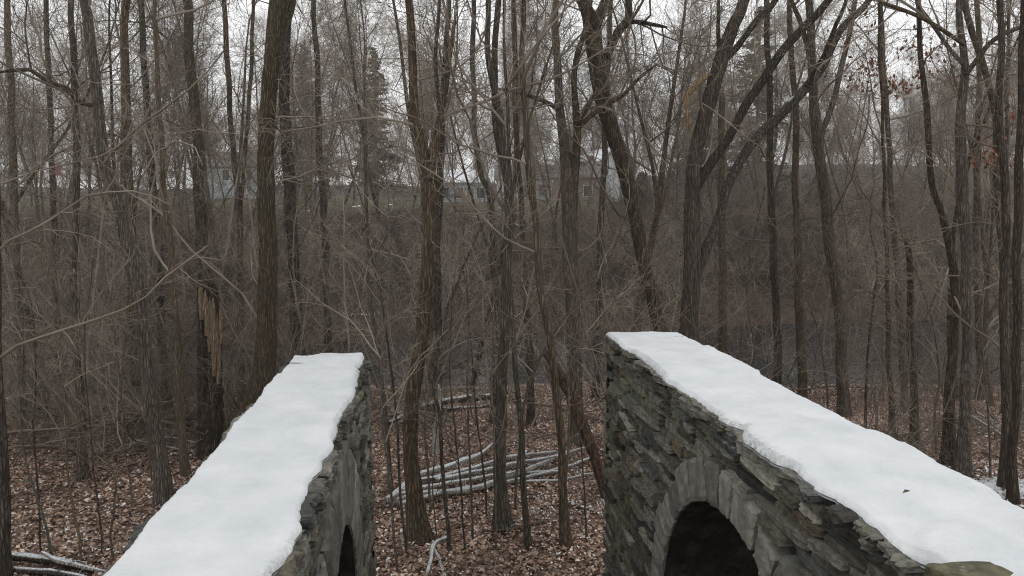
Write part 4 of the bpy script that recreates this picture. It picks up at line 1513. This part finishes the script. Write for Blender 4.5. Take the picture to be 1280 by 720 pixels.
sapling([(645, 600), (650, 560), (655, 500), (672, 450), (700, 400), (720, 380), (745, 350), (760, 320)], 'long pale sapling arching right across the gap', 4, 'bark_thin', 9.3, k=10)
sapling([(1083, 545), (1082, 500), (1086, 440), (1090, 400), (1098, 340)], 'dark sapling behind the snowy wall, left of the thin stem', 4, 'bark_dark', k=9)
sapling([(1238, 600), (1236, 540), (1230, 470), (1226, 400)], 'whippy sapling between the two right-hand dark trunks', 3, 'bark_thin')
sapling([(1170, 570), (1168, 520), (1174, 470), (1166, 400), (1150, 350)], 'sapling with spreading twigs behind the snowy wall crest', 3, 'bark_thin', k=9)
sapling([(1035, 500), (1030, 450), (1020, 400), (1000, 350)], 'low sapling beside the pale V-forked tree', 3, 'bark_thin', 12.5, k=9)
sapling([(945, 470), (942, 420), (936, 380), (940, 320)], 'sapling between the largest tree and the high wall crest', 3, 'bark_thin', 12.0, k=9)
sapling([(285, 560), (282, 500), (288, 430), (300, 380)], 'slim sapling right of the split stump', 3, 'bark_thin', 11.0, k=9)

# ------------------------------------------------------------------ tree and shrub kinds reused across the wood
def make_kind(name, parts, label, cat):
    root = empty(name, (0, 0, -500))
    for nm, me in parts:
        link(nm, me, root)
    tag(root, label, cat)
    return root


def tree_parts(h, r, rmin, lean, forks, k1=17, k2=7, k3=6, k4=4, bark_='bark_far', twig_='twig_far', spread=1.0, sides=10, t0=0.22):
    d = nrm(np.array([lean[0], lean[1], 1.0]))
    p = np.array([0, 0, -0.2])
    pts, rad = [p], [r * 1.3]
    n = 7
    for i in range(n):
        d = nrm(d + rng.normal(0, 0.10, 3) + np.array([0, 0, 0.05]))
        p = p + d * h / n
        pts.append(p)
        rad.append(max(r * (1 - 0.86 * (i + 1) / n), rmin * 1.5))
    P, R = resample(np.array(pts), np.array(rad), 0.5)
    st = [(P, R)]
    for _ in range(forks):
        i = int(len(P) * rng.uniform(0.2, 0.45))
        dd = nrm(rng.normal(0, 0.28, 3) * np.array([1, 1, 0]) + np.array([0, 0, 1.0]))
        p = P[i].copy()
        q, rr_ = [p], [R[i] * 0.7]
        for s in range(6):
            dd = nrm(dd + rng.normal(0, 0.06, 3) + np.array([0, 0, 0.06]))
            p = p + dd * (h * 0.62) / 6
            q.append(p)
            rr_.append(max(rr_[0] * (1 - 0.85 * (s + 1) / 6), rmin))
        st.append(resample(np.array(q), np.array(rr_), 0.5))
    g1, g2 = Geo(), Geo()
    for P, R in st:
        tube(g1, P[None], R[None], sides, 0.05)
    lv = [dict(k=k1, t0=t0, ln=(h * 0.10 * spread, h * 0.26 * spread), rr=0.009, n=7, w=0.12, up=0.10, ang=(28, 65)),
          dict(k=k2, t0=0.15, ln=(h * 0.05 * spread, h * 0.12 * spread), rr=0.009, n=5, w=0.16, up=0.06, ang=(25, 60)),
          dict(k=k3, t0=0.12, ln=(h * 0.028, h * 0.062), rr=0.009, n=4, w=0.17, up=0.05, ang=(25, 60)),
          dict(k=k4, t0=0.2, ln=(h * 0.014, h * 0.034), rr=0.009, n=3, w=0.17, up=0.04, ang=(25, 60))]
    for P, R in st:
        grow([(P[None], R[None])], lv, g2, rmin, 5)
    return [('trunk', g1.mesh('trunk', M[bark_])), ('crown', g2.mesh('crown', M[twig_]))]


def shrub_parts(h, w, stems, rmin, mat, k=6, k2=5, k3=3):
    g1, g2 = Geo(), Geo()
    for _ in range(stems):
        a = rng.uniform(0, 2 * PI)
        o = np.array([math.cos(a), math.sin(a), 0]) * rng.uniform(0, 0.35) * w
        d = nrm(np.array([math.cos(a), math.sin(a), 0]) * rng.uniform(0.1, 0.9) + np.array([0, 0, 1.0]) + rng.normal(0, 0.15, 3))
        p = o + np.array([0, 0, -0.1])
        pts = [p]
        L = h * rng.uniform(0.7, 1.25)
        bend = rng.normal(0, 0.1, 3)
        for s in range(6):
            d = nrm(d + bend + rng.normal(0, 0.10, 3) - np.array([0, 0, 0.05]))
            p = p + d * L / 6
            pts.append(p)
        P = np.array(pts)
        R = np.linspace(1, 0.35, 7) * max(rmin * 1.5, 0.006 * L)
        tube(g1, P[None], R[None], 5)
        grow([(P[None], R[None])], [dict(k=k, t0=0.15, ln=(0.25 * h, 0.6 * h), rr=0.006, n=6, w=0.16, up=0.03, ang=(25, 65)),
                                    dict(k=k2, t0=0.1, ln=(0.12 * h, 0.32 * h), rr=0.006, n=4, w=0.18, up=0.02, ang=(25, 60)),
                                    dict(k=k3, t0=0.1, ln=(0.06 * h, 0.15 * h), rr=0.006, n=3, w=0.18, up=0.02, ang=(25, 60))], g2, rmin, 4)
    return [('stems', g1.mesh('stems', M[mat])), ('twigs', g2.mesh('twigs', M[mat]))]


def place(kind, x, y, s, rz, label, group, zs=1.0, sink=0.0, parent=None):
    c = copy_tree(kind)
    c.location = (x, y, float(ground(x, y)) - sink)
    c.rotation_euler = (0, 0, rz)
    c.scale = (s, s, s * zs)
    c['label'] = label
    c['group'] = group
    return c


def discard(kinds):
    for k in kinds:
        for ch in list(k.children):
            D.objects.remove(ch)
        D.objects.remove(k)


# near wood between the walls and the river
near = [make_kind('bare_tree', tree_parts(rng.uniform(10, 14), rng.uniform(0.06, 0.12), 0.0032, rng.normal(0, 0.07, 2), f, k1=14, k2=6, k3=5, k4=2, bark_=b, twig_='twig', t0=0.12), 'x', 'tree')
        for f, b in ((1, 'bark'), (1, 'bark_dark'), (2, 'bark_thin'), (2, 'bark'), (1, 'bark_dark'), (2, 'bark'))]
for i in range(9):
    u = -120 + 1520 * (i + rng.uniform(0, 1)) / 9
    Y = rng.uniform(14.5, 19.5)
    if 470 < u < 760:
        Y = rng.uniform(17, 19.8)
    x = (u - 640) / F * Y
    if 830 < u < 1060:
        continue
    c = place(near[i % 6], x, Y, rng.uniform(0.8, 1.15), rng.uniform(0, 6.28),
              'thin bare tree, one of many crowding the near river bank behind the larger trunks', 'thin trees crowding the near river bank')
discard(near)

bush = [make_kind('shrub', shrub_parts(rng.uniform(2.4, 4.2), 1.6, 5, 0.0032, m, 6, 5, 3), 'x', 'shrub')
        for m in ('twig', 'twig_pale', 'twig_red', 'twig_dark', 'twig')]
for i in range(90):
    u = -80 + 1440 * (i + rng.uniform(0, 1)) / 90
    Y = rng.uniform(11.5, 19.5) if not 225 < u < 300 else rng.uniform(13.5, 19.5)
    if 450 < u < 770:
        if i % 3:
            continue
    if u > 835:
        if i % 2:
            continue
        Y = rng.uniform(10.5, 13.5)
        Y = rng.uniform(16.5, 19.5)
    x = (u - 640) / F * Y
    place(bush[i % 5], x, Y, rng.uniform(0.7, 1.3), rng.uniform(0, 6.28),
          'bare twiggy shrub, one of many tangled among the trunks on this side of the river', 'twiggy shrubs on the near bank')
for i in range(12):
    u = -70 + 400 * (i + rng.uniform(0, 1)) / 12
    Y = rng.uniform(12.0, 15.5) if not 225 < u < 300 else rng.uniform(13.5, 16)
    place(bush[i % 5], (u - 640) / F * Y, Y, rng.uniform(0.5, 0.9), rng.uniform(0, 6.28),
          'bare twiggy shrub, one of many tangled among the trunks on this side of the river', 'twiggy shrubs on the near bank')
for i in range(26):
    u = -60 + 370 * (i + rng.uniform(0, 1)) / 26
    Y = rng.uniform(11.2, 13.5) if not 225 < u < 300 else rng.uniform(12.5, 14)
    place(bush[(i * 2) % 5], (u - 640) / F * Y, Y, rng.uniform(0.28, 0.5), rng.uniform(0, 6.28),
          'bare twiggy shrub, one of many tangled among the trunks on this side of the river', 'twiggy shrubs on the near bank')
for i in range(12):
    u = 1080 + 260 * (i + rng.uniform(0, 1)) / 12
    Y = rng.uniform(11.0, 14.0)
    place(bush[i % 5], (u - 640) / F * Y, Y, rng.uniform(0.3, 0.6), rng.uniform(0, 6.28),
          'bare twiggy shrub, one of many tangled among the trunks on this side of the river', 'twiggy shrubs on the near bank')
discard(bush)

# far bank: brush and trees
bush = [make_kind('shrub', shrub_parts(rng.uniform(2.2, 3.2), 3.4, 11, 0.0105, m, 5, 4, 2), 'x', 'shrub')
        for m in ('twig_far', 'twig_red', 'twig_dark', 'twig_red', 'twig_dark', 'twig')]
n = 0
for row in range(9):
    Y0 = 34 + row * 2.5
    cnt = int(16 + row * 1.1)
    for k in range(cnt):
        Y = Y0 + rng.uniform(-1.2, 1.2)
        x = (-1 + 2 * (k + rng.uniform(0, 1)) / cnt) * (Y * 0.76 + 3)
        fe = 32.3 + 0.2 * x
        Y = Y + 0.2 * x
        if Y < fe + 1:
            continue
        sc = rng.uniform(0.85, 1.4)
        lim = (3.15 if -17 < x < 5 else 3.55 if x < 5 else 3.55 + (x - 4) * 0.35) - float(ground(x, Y))
        sc = min(sc, lim / 3.1)
        if sc < 0.28:
            continue
        place(bush[n % 6], x, Y, sc, rng.uniform(0, 6.28),
              'leafless brown shrub, one of the dense brush covering the bank across the river', 'dense brush on the bank across the river')
        n += 1
for i in range(44):
    Y = rng.uniform(62, 128) if i % 2 else rng.uniform(128, 160)
    x = (-1 + 2 * (i + rng.uniform(0, 1)) / 44) * (Y * 0.74 + 3)
    u = 640 + F * x / Y
    if Y < 112 and (400 < u < 610 or 735 < u < 770):
        continue
    place(bush[i % 6], x, Y, rng.uniform(0.7, 1.5) * (1.0 if Y < 128 else 2.3), rng.uniform(0, 6.28),
          'distant bare shrub, one of the scattered brush among the houses above the far bank', 'scattered brush round the houses')
discard(bush)

far = [make_kind('bare_tree', tree_parts(rng.uniform(13, 18), rng.uniform(0.07, 0.14), 0.0066, rng.normal(0, 0.11, 2), f, k1=19, k2=8, k3=6, k4=2, bark_=b, twig_=t, t0=0.1), 'x', 'tree')
       for f, b, t in ((0, 'bark_far', 'twig_far'), (1, 'bark_far', 'twig_red'), (2, 'bark', 'twig_far'), (1, 'bark_far', 'twig_far'), (0, 'bark_dark', 'twig_far'), (2, 'bark_far', 'twig_far'), (1, 'bark_far', 'twig_red'))]
n = 0
for i in range(70):
    Y = rng.uniform(36, 56)
    x = (-1 + 2 * ((i + rng.uniform(0, 1)) / 70) ** 1.12) * (Y * 0.74 + 3)
    Y += 0.2 * x
    u = 640 + F * x / Y
    if 578 < u < 596 or 748 < u < 762:
        continue
    place(far[n % 7], x, Y, rng.uniform(0.65, 1.0), rng.uniform(0, 6.28),
          'bare grey tree, one of the wood rising on the bank across the river', 'bare trees on the bank across the river')
    n += 1
for i in range(76):
    Y = rng.uniform(62, 120)
    x = (-1 + 2 * (i + rng.uniform(0, 1)) / 76) * (Y * 0.74 + 3)
    u = 640 + F * x / Y
    if 560 < u < 600 or 742 < u < 764 or 66 < u < 80:
        if Y < 105:
            Y = rng.uniform(112, 130)
            x = (u - 640) / F * Y
    place(far[n % 7], x, Y, rng.uniform(0.75, 1.15), rng.uniform(0, 6.28),
          'distant bare tree, one of those round the houses above the far bank', 'distant bare trees round the houses')
    n += 1
for i in range(100):
    Y = rng.uniform(132, 240)
    x = (-1 + 2 * (i + rng.uniform(0, 1)) / 100) * (Y * 0.75 + 3)
    place(far[n % 7], x, Y, rng.uniform(0.9, 1.3), rng.uniform(0, 6.28),
          'hazy bare tree, one of the wood on the low hill behind the houses', 'hazy trees on the low hill')
    n += 1
discard(far)

# ------------------------------------------------------------------ conifers
def conifer(u, vtop, Y, label, dens=1.0, wide=0.17):
    x = (u - 640) / F * Y
    gz = float(ground(x, Y))
    top = atY(u, vtop, Y)[2]
    h = top - gz
    root = empty('conifer', (x, Y, gz))
    g1, g2 = Geo(), Geo()
    P = np.array([[0, 0, -0.2], [0.05, 0, h * 0.5], [0, 0.03, h]])
    P, R = resample(P, np.array([h * 0.016, h * 0.009, 0.02]), 0.6)
    tube(g1, P[None], R[None], 8, 0.04)
    z = h * 0.12
    while z < h * 0.985:
        f = 1 - z / h
        nb = 4
        for k in range(nb):
            if rng.uniform() < 0.12:
                continue
            a = rng.uniform(0, 2 * PI)
            L = h * wide * (f ** 0.8) * rng.uniform(0.45, 1.3) + 0.15
            d = np.array([math.cos(a), math.sin(a), rng.uniform(-0.4, 0.3)])
            p = np.array([0, 0, z])
            pts = [p, p + d * L * 0.5 + np.array([0, 0, -0.02 * L]), p + d * L + np.array([0, 0, -0.05 * L])]
            B = np.array(pts)
            tube(g1, B[None], np.array([[0.035, 0.025, 0.012]]), 4)
            m = int(26 * L * dens) + 8
            t = rng.uniform(0.15, 1.05, m)
            c = p + d * (L * t)[:, None] + rng.normal(0, 0.12, (m, 3)) * (0.4 + L * 0.3)
            s = rng.uniform(0.10, 0.26, m)[:, None]
            e1 = nrm(d + rng.normal(0, 0.6, (m, 3)))
            e2 = nrm(np.cross(e1, rng.normal(size=(m, 3))))
            V = np.stack([c - e1 * s - e2 * s * .12, c + e1 * s * .4 - e2 * s * .35, c + e1 * s * 1.2, c + e1 * s * .4 + e2 * s * .35], 1)
            o = np.arange(m)[:, None] * 4 + np.arange(4)[None, :]
            g2.add(V.reshape(-1, 3), [o])
        z += h * 0.015 * rng.uniform(0.7, 1.3)
    link('trunk', g1.mesh('trunk', M['bark_far']), root)
    link('crown', g2.mesh('crown', M['needle'], False), root)
    tag(root, label, 'conifer tree')


conifer(472, 58, 88, 'dark pointed conifer standing alone above the far bank, left of the forked tree')
conifer(388, 50, 100, 'broad grey-green conifer behind the stout ridged trunk', wide=0.2)
conifer(940, 5, 72, 'tall loose evergreen behind the three great leaning limbs', 0.8, 0.24)
conifer(868, 95, 76, 'low dark evergreen left of the tall loose evergreen', 0.9, 0.28)
conifer(800, 215, 95, 'small dark evergreen bush beside the white gable house', 1.2, 0.3)

# ------------------------------------------------------------------ oak holding its dead leaves
def oak_leaves(root_tuple, spots, n, off, root):
    gg = Geo()
    pal = np.array([[.20, .085, .045], [.26, .12, .065], [.15, .07, .042]])
    V, C = [], []
    for (u, v, su, sv, Y, k) in spots:
        for _ in range(k):
            p = atY(u + rng.normal(0, su), v + rng.normal(0, sv), Y + rng.normal(0, 0.5))
            s = rng.uniform(0.03, 0.065)
            e1 = nrm(rng.normal(0, 0.6, 3) + np.array([0, 0, -1]))
            e2 = nrm(np.cross(e1, rng.normal(size=3)))
            V += [p, p + e1 * s - e2 * s * 0.5, p + e1 * s * 2, p + e1 * s + e2 * s * 0.5]
            C += [pal[rng.integers(3)] * rng.uniform(0.7, 1.3)] * 4
    V = np.array(V)
    gg.add(V, [np.arange(len(V)).reshape(-1, 4)], np.array(C))
    link('dead_leaves', gg.mesh('dead_leaves', M['leaf'], False, off), root)


rt, tp, of = T('oak_tree', 'oak still holding russet dead leaves high up, between V-forked tree and arching boughs', 15.5,
               [[(1130, 500, 11), (1126, 400, 10), (1118, 300, 9), (1112, 200, 8), (1106, 100, 7), (1100, 0, 6)]], k1=22, scale=1.25, t0=0.2)
oak_leaves(None, [(1118, 106, 16, 7, 15.3, 120), (1090, 80, 10, 5, 15.6, 70), (1150, 62, 14, 14, 15.4, 50), (1068, 96, 16, 9, 15.6, 45), (1170, 80, 20, 16, 15.4, 40), (1100, 40, 30, 16, 15.6, 60)], 0, of, rt)
rt, tp, of = T('oak_tree', 'young oak at the right edge with a few russet leaves hanging low', 13.5,
               [[(1268, 560, 8), (1266, 420, 8), (1262, 300, 7), (1258, 180, 6), (1260, 60, 5), (1262, 0, 5)]], k1=20, scale=1.0, t0=0.2)
oak_leaves(None, [(1262, 140, 14, 14, 13.4, 50), (1230, 200, 14, 5, 13.5, 40), (1240, 185, 20, 14, 13.5, 30)], 0, of, rt)


# ------------------------------------------------------------------ houses and flag beyond the river
def box(geo, x0, x1, y0, y1, z0, z1):
    V = np.array([[x0, y0, z0], [x1, y0, z0], [x1, y1, z0], [x0, y1, z0], [x0, y0, z1], [x1, y0, z1], [x1, y1, z1], [x0, y1, z1]])
    geo.add(V, [np.array([[0, 3, 2, 1], [4, 5, 6, 7], [0, 1, 5, 4], [1, 2, 6, 5], [2, 3, 7, 6], [3, 0, 4, 7]])])


def house(u, Y, w, d, h, rise, wall, roof, label, gable_front, wins, rz=0.0, chim=True):
    x = (u - 640) / F * Y
    gz = float(ground(x, Y)) - 0.2
    root = empty('house', (x, Y, gz))
    root.rotation_euler = (0, 0, rz)
    g = Geo()
    hw, hd = w / 2, d / 2
    box(g, -hw, hw, -hd, hd, -0.5, h)
    if gable_front:
        V = np.array([[-hw, -hd, h], [hw, -hd, h], [0, -hd, h + rise], [-hw, hd, h], [hw, hd, h], [0, hd, h + rise]])
    else:
        V = np.array([[-hw, -hd, h], [-hw, hd, h], [-hw, 0, h + rise], [hw, -hd, h], [hw, hd, h], [hw, 0, h + rise]])
    g.add(V, [np.array([[0, 1, 2], [5, 4, 3]])])
    link('walls', g.mesh('walls', M[wall], False), root)
    g = Geo()
    o, t = 0.35, 0.16
    for s in (-1, 1):
        if gable_front:
            k = rise / hw
            A = [[s * (hw + o), -hd - o, h - o * k], [0, -hd - o, h + rise], [0, hd + o, h + rise], [s * (hw + o), hd + o, h - o * k]]
        else:
            k = rise / hd
            A = [[-hw - o, s * (hd + o), h - o * k], [-hw - o, 0, h + rise], [hw + o, 0, h + rise], [hw + o, s * (hd + o), h - o * k]]
        A = np.array(A, float) + [0, 0, 0.03]
        V = np.vstack([A, A + [0, 0, t]])
        g.add(V, [np.array([[3, 2, 1, 0], [4, 5, 6, 7], [0, 1, 5, 4], [1, 2, 6, 5], [2, 3, 7, 6], [3, 0, 4, 7]])])
    ro = link('roof', g.mesh('roof', M[roof], False), root)
    if chim:
        g = Geo()
        box(g, hw * 0.35, hw * 0.35 + 0.6, 0.2, 0.8, h + rise * 0.2, h + rise + 0.9)
        link('chimney', g.mesh('chimney', M['brick'], False), ro)
    for (wx, wz, ww, wh, kind) in wins:
        g = Geo()
        yf = -hd - 0.04
        b = 0.09
        for (a0, a1, c0, c1) in ((-ww / 2 - b, ww / 2 + b, wh / 2, wh / 2 + b), (-ww / 2 - b, ww / 2 + b, -wh / 2 - b, -wh / 2),
                                 (-ww / 2 - b, -ww / 2, -wh / 2, wh / 2), (ww / 2, ww / 2 + b, -wh / 2, wh / 2)):
            box(g, wx + a0, wx + a1, yf - 0.05, yf + 0.05, wz + c0, wz + c1)
        f = link(kind, g.mesh(kind, M['white_paint' if wall != 'white_paint' else 'roof'], False), root)
        g = Geo()
        box(g, wx - ww / 2, wx + ww / 2, yf - 0.005, yf + 0.03, wz - wh / 2, wz + wh / 2)
        link('pane' if kind == 'window' else 'panel', g.mesh('pane', M['glass' if kind == 'window' else 'tan_paint'], False), f)
    tag(root, label, 'house')


W = 'window'
house(580, 100, 7.5, 6, 2.9, 1.6, 'blue_paint', 'roof_snow', 'low pale-blue house with snowy roof beyond the river, right of the forked tree', False,
      [(-2.2, 1.5, 0.9, 1.3, W), (-0.3, 1.5, 0.9, 1.3, W), (2.4, 1.5, 0.9, 1.3, W), (1.1, 1.05, 0.95, 2.1, 'door')])
house(752, 104, 6.5, 8, 4.4, 2.6, 'white_paint', 'roof_snow', 'white gable-fronted house with snowy roof behind the leaning dark tree', True,
      [(-1.6, 3.3, 0.9, 1.3, W), (1.6, 3.3, 0.9, 1.3, W), (-1.6, 1.2, 0.9, 1.3, W), (1.5, 1.0, 1.0, 2.0, 'door')], 0.25)
house(724, 98, 6.0, 7, 3.4, 2.0, 'tan_paint', 'roof', 'tan house with grey roof, partly hidden by the two close upright stems', False,
      [(-1.5, 1.7, 1.0, 1.3, W), (1.4, 1.7, 1.0, 1.3, W)], -0.2)
house(298, 108, 9, 7, 4.4, 2.0, 'blue_paint', 'roof', 'pale house glimpsed left of the stout ridged trunk beyond the river', False,
      [(-3, 3.2, 0.9, 1.4, W), (0, 3.2, 0.9, 1.4, W), (3, 3.2, 0.9, 1.4, W), (-3, 1.2, 0.9, 1.4, W), (2, 1.2, 1.0, 2.0, 'door')])
house(655, 112, 8, 7, 3.2, 2.0, 'white_paint', 'roof', 'white house with grey roof mostly hidden by the slender leaning tree', False,
      [(-2.4, 1.6, 1.0, 1.3, W), (0.4, 1.6, 1.0, 1.3, W), (2.7, 1.6, 1.0, 1.3, W)])


def flag():
    Y = 92
    a = atY(74, 168, Y)
    gz = float(ground(a[0], Y))
    root = empty('flagpole', (a[0], Y, gz))
    off = np.array(root.location)
    gg = Geo()
    P = np.array([[a[0], Y, gz - 0.2], [a[0], Y, (gz + a[2]) / 2], [a[0], Y, a[2]]])
    tube(gg, P[None], np.array([[0.07, 0.06, 0.05]]), 8, cap=True)
    link('pole', gg.mesh('pole', M['metal'], True, off), root)
    gg = Geo()
    top, bot = atY(74, 203, Y)[2], atY(74, 219, Y)[2]
    nx = 12
    xs = np.linspace(0, -1.25, nx)
    V = []
    for x in xs:
        y = 0.12 * math.sin(x * 6) * min(1, -x * 2)
        for z in np.linspace(top, bot, 6):
            V.append([a[0] - 0.06 + x, Y + y, z + x * 0.12])
    i = np.arange(nx - 1)[:, None] * 6 + np.arange(5)[None, :]
    q = np.stack([i, i + 1, i + 7, i + 6], -1).reshape(-1, 4)
    gg.add(np.array(V), [q])
    link('flag', gg.mesh('flag', M['red_cloth'], True, off), root)
    tag(root, 'distant pale flagpole flying a faded red flag near the left edge', 'flagpole')


flag()

# a strip of lying snow along the top of the far bank
def bank_snow():
    xs = np.linspace(-18, -3, 60)
    V = []
    for x in xs:
        y = 58.5 + 0.3 * math.sin(x * 1.3) + 0.2 * x
        w = 0.55 * (math.sin(x * 2.1 + 1) + 0.8 * math.sin(x * 5.3)) + rng.normal(0, 0.25)
        for t in (-1, -0.6, 0, 0.6, 1):
            yy = y + t * max(w, 0.1)
            V.append([x, yy, float(ground(x, yy)) + (0.09 * (1 - t * t) - 0.01 if w > 0.12 else -0.2)])
    i = np.arange(59)[:, None] * 5 + np.arange(4)[None, :]
    q = np.stack([i, i + 5, i + 6, i + 1], -1).reshape(-1, 4)
    tag(link('snow', mesh('snow', np.array(V), [q], M['snow'], True)), 'strip of snow lying along the top of the far bank', 'snow', kind='stuff')


bank_snow()


def floor_snow(u0, u1, v0, v1, label, dens=0.25):
    # thin ragged patch of snow on the leaves
    a, b = on_ground(u0, v1), on_ground(u1, v0)
    nx, ny = 60, 40
    xs, ys = np.linspace(a[0], b[0], nx), np.linspace(min(a[1], b[1]), max(a[1], b[1]), ny)
    X, Y = np.meshgrid(xs, ys, indexing='ij')
    U = np.linspace(-1, 1, nx)[:, None]
    W_ = np.linspace(-1, 1, ny)[None, :]
    f = dens - (U ** 2 + W_ ** 2) ** 0.7 + 0.45 * np.sin(X * 9 + Y * 5) * np.sin(Y * 13 - X * 4) + rng.normal(0, 0.42, X.shape)
    Z = ground(X, Y) + np.clip(f, -0.35, 0.5) * 0.10 + 0.012
    i = np.arange(nx - 1)[:, None] * ny + np.arange(ny - 1)[None, :]
    q = np.stack([i, i + ny, i + ny + 1, i + 1], -1).reshape(-1, 4)
    tag(link('snow', mesh('snow', np.stack([X, Y, Z], -1).reshape(-1, 3), [q], M['snow'], True)), label, 'snow', kind='stuff')


floor_snow(1205, 1290, 602, 622, 'patch of snow on the leaves at the foot of the slim dark trunk, right', 0.7)

# ------------------------------------------------------------------ haze
def haze():
    g = Geo()
    box(g, -420, 420, -14, 620, -5, 46)
    m = D.materials.new('haze_air')
    m.use_nodes = True
    nt = m.node_tree
    nt.nodes.remove(nt.nodes['Principled BSDF'])
    pv = nt.nodes.new('ShaderNodeVolumePrincipled')
    pv.inputs['Color'].default_value = (0.94, 0.94, 0.94, 1)
    pv.inputs['Density'].default_value = HAZE
    pv.inputs['Anisotropy'].default_value = 0.2
    nt.links.new(pv.outputs[0], nt.nodes['Material Output'].inputs['Volume'])
    o = link('haze', g.mesh('haze', m, False))
    tag(o, 'thin grey winter haze hanging between the trees', 'haze', kind='stuff')


HAZE = 0.0006
USE_HAZE = True
if USE_HAZE:
    haze()

# ------------------------------------------------------------------ sky, sun, camera
w = D.worlds.new('World')
SC.world = w
w.use_nodes = True
nt = w.node_tree
bg = nt.nodes['Background']
sky = nt.nodes.new('ShaderNodeTexSky')
sky.sky_type = 'NISHITA'
sky.sun_disc = False
SUN_EL, SUN_AZ = math.radians(52), math.radians(20)
sky.sun_elevation = SUN_EL
sky.sun_rotation = SUN_AZ
sky.air_density = 1.0
sky.dust_density = 4.0
hs = nt.nodes.new('ShaderNodeHueSaturation')
hs.inputs['Saturation'].default_value = 0.12
nt.links.new(sky.outputs[0], hs.inputs['Color'])
mx = mixc(nt, 0.8, hs.outputs[0], (6.85, 6.9, 6.95))
nt.links.new(mx, bg.inputs['Color'])
bg.inputs['Strength'].default_value = 0.145

sd = D.lights.new('sun', 'SUN')
sd.energy = 0.5
sd.angle = math.radians(25)
sd.color = (1.0, 0.98, 0.95)
so = D.objects.new('sun', sd)
COL.objects.link(so)
dirv = Vector((math.sin(SUN_AZ) * math.cos(SUN_EL), math.cos(SUN_AZ) * math.cos(SUN_EL), math.sin(SUN_EL)))
so.rotation_euler = (-dirv).to_track_quat('-Z', 'Y').to_euler()

cd = D.cameras.new('camera')
cd.sensor_width = 36
cd.lens = 36 * F / 1280
cd.clip_end = 3000
cd.clip_start = 0.05
co = D.objects.new('camera', cd)
COL.objects.link(co)
co.location = (0, 0, EYE)
co.rotation_euler = (PI / 2 - PITCH, 0, 0)
SC.camera = co

SC.render.engine = 'CYCLES'
SC.cycles.max_bounces = 6
SC.cycles.diffuse_bounces = 3
SC.cycles.glossy_bounces = 2
SC.cycles.transmission_bounces = 2
SC.cycles.volume_bounces = 0
SC.cycles.use_denoising = True
SC.cycles.filter_width = 1.1
SC.cycles.denoiser = 'OPENIMAGEDENOISE'
SC.cycles.denoising_input_passes = 'RGB_ALBEDO_NORMAL'
SC.cycles.denoising_prefilter = 'NONE'
SC.view_settings.view_transform = 'Standard'
SC.view_settings.look = 'None'
SC.view_settings.exposure = 0.2
SC.view_settings.gamma = 1.0
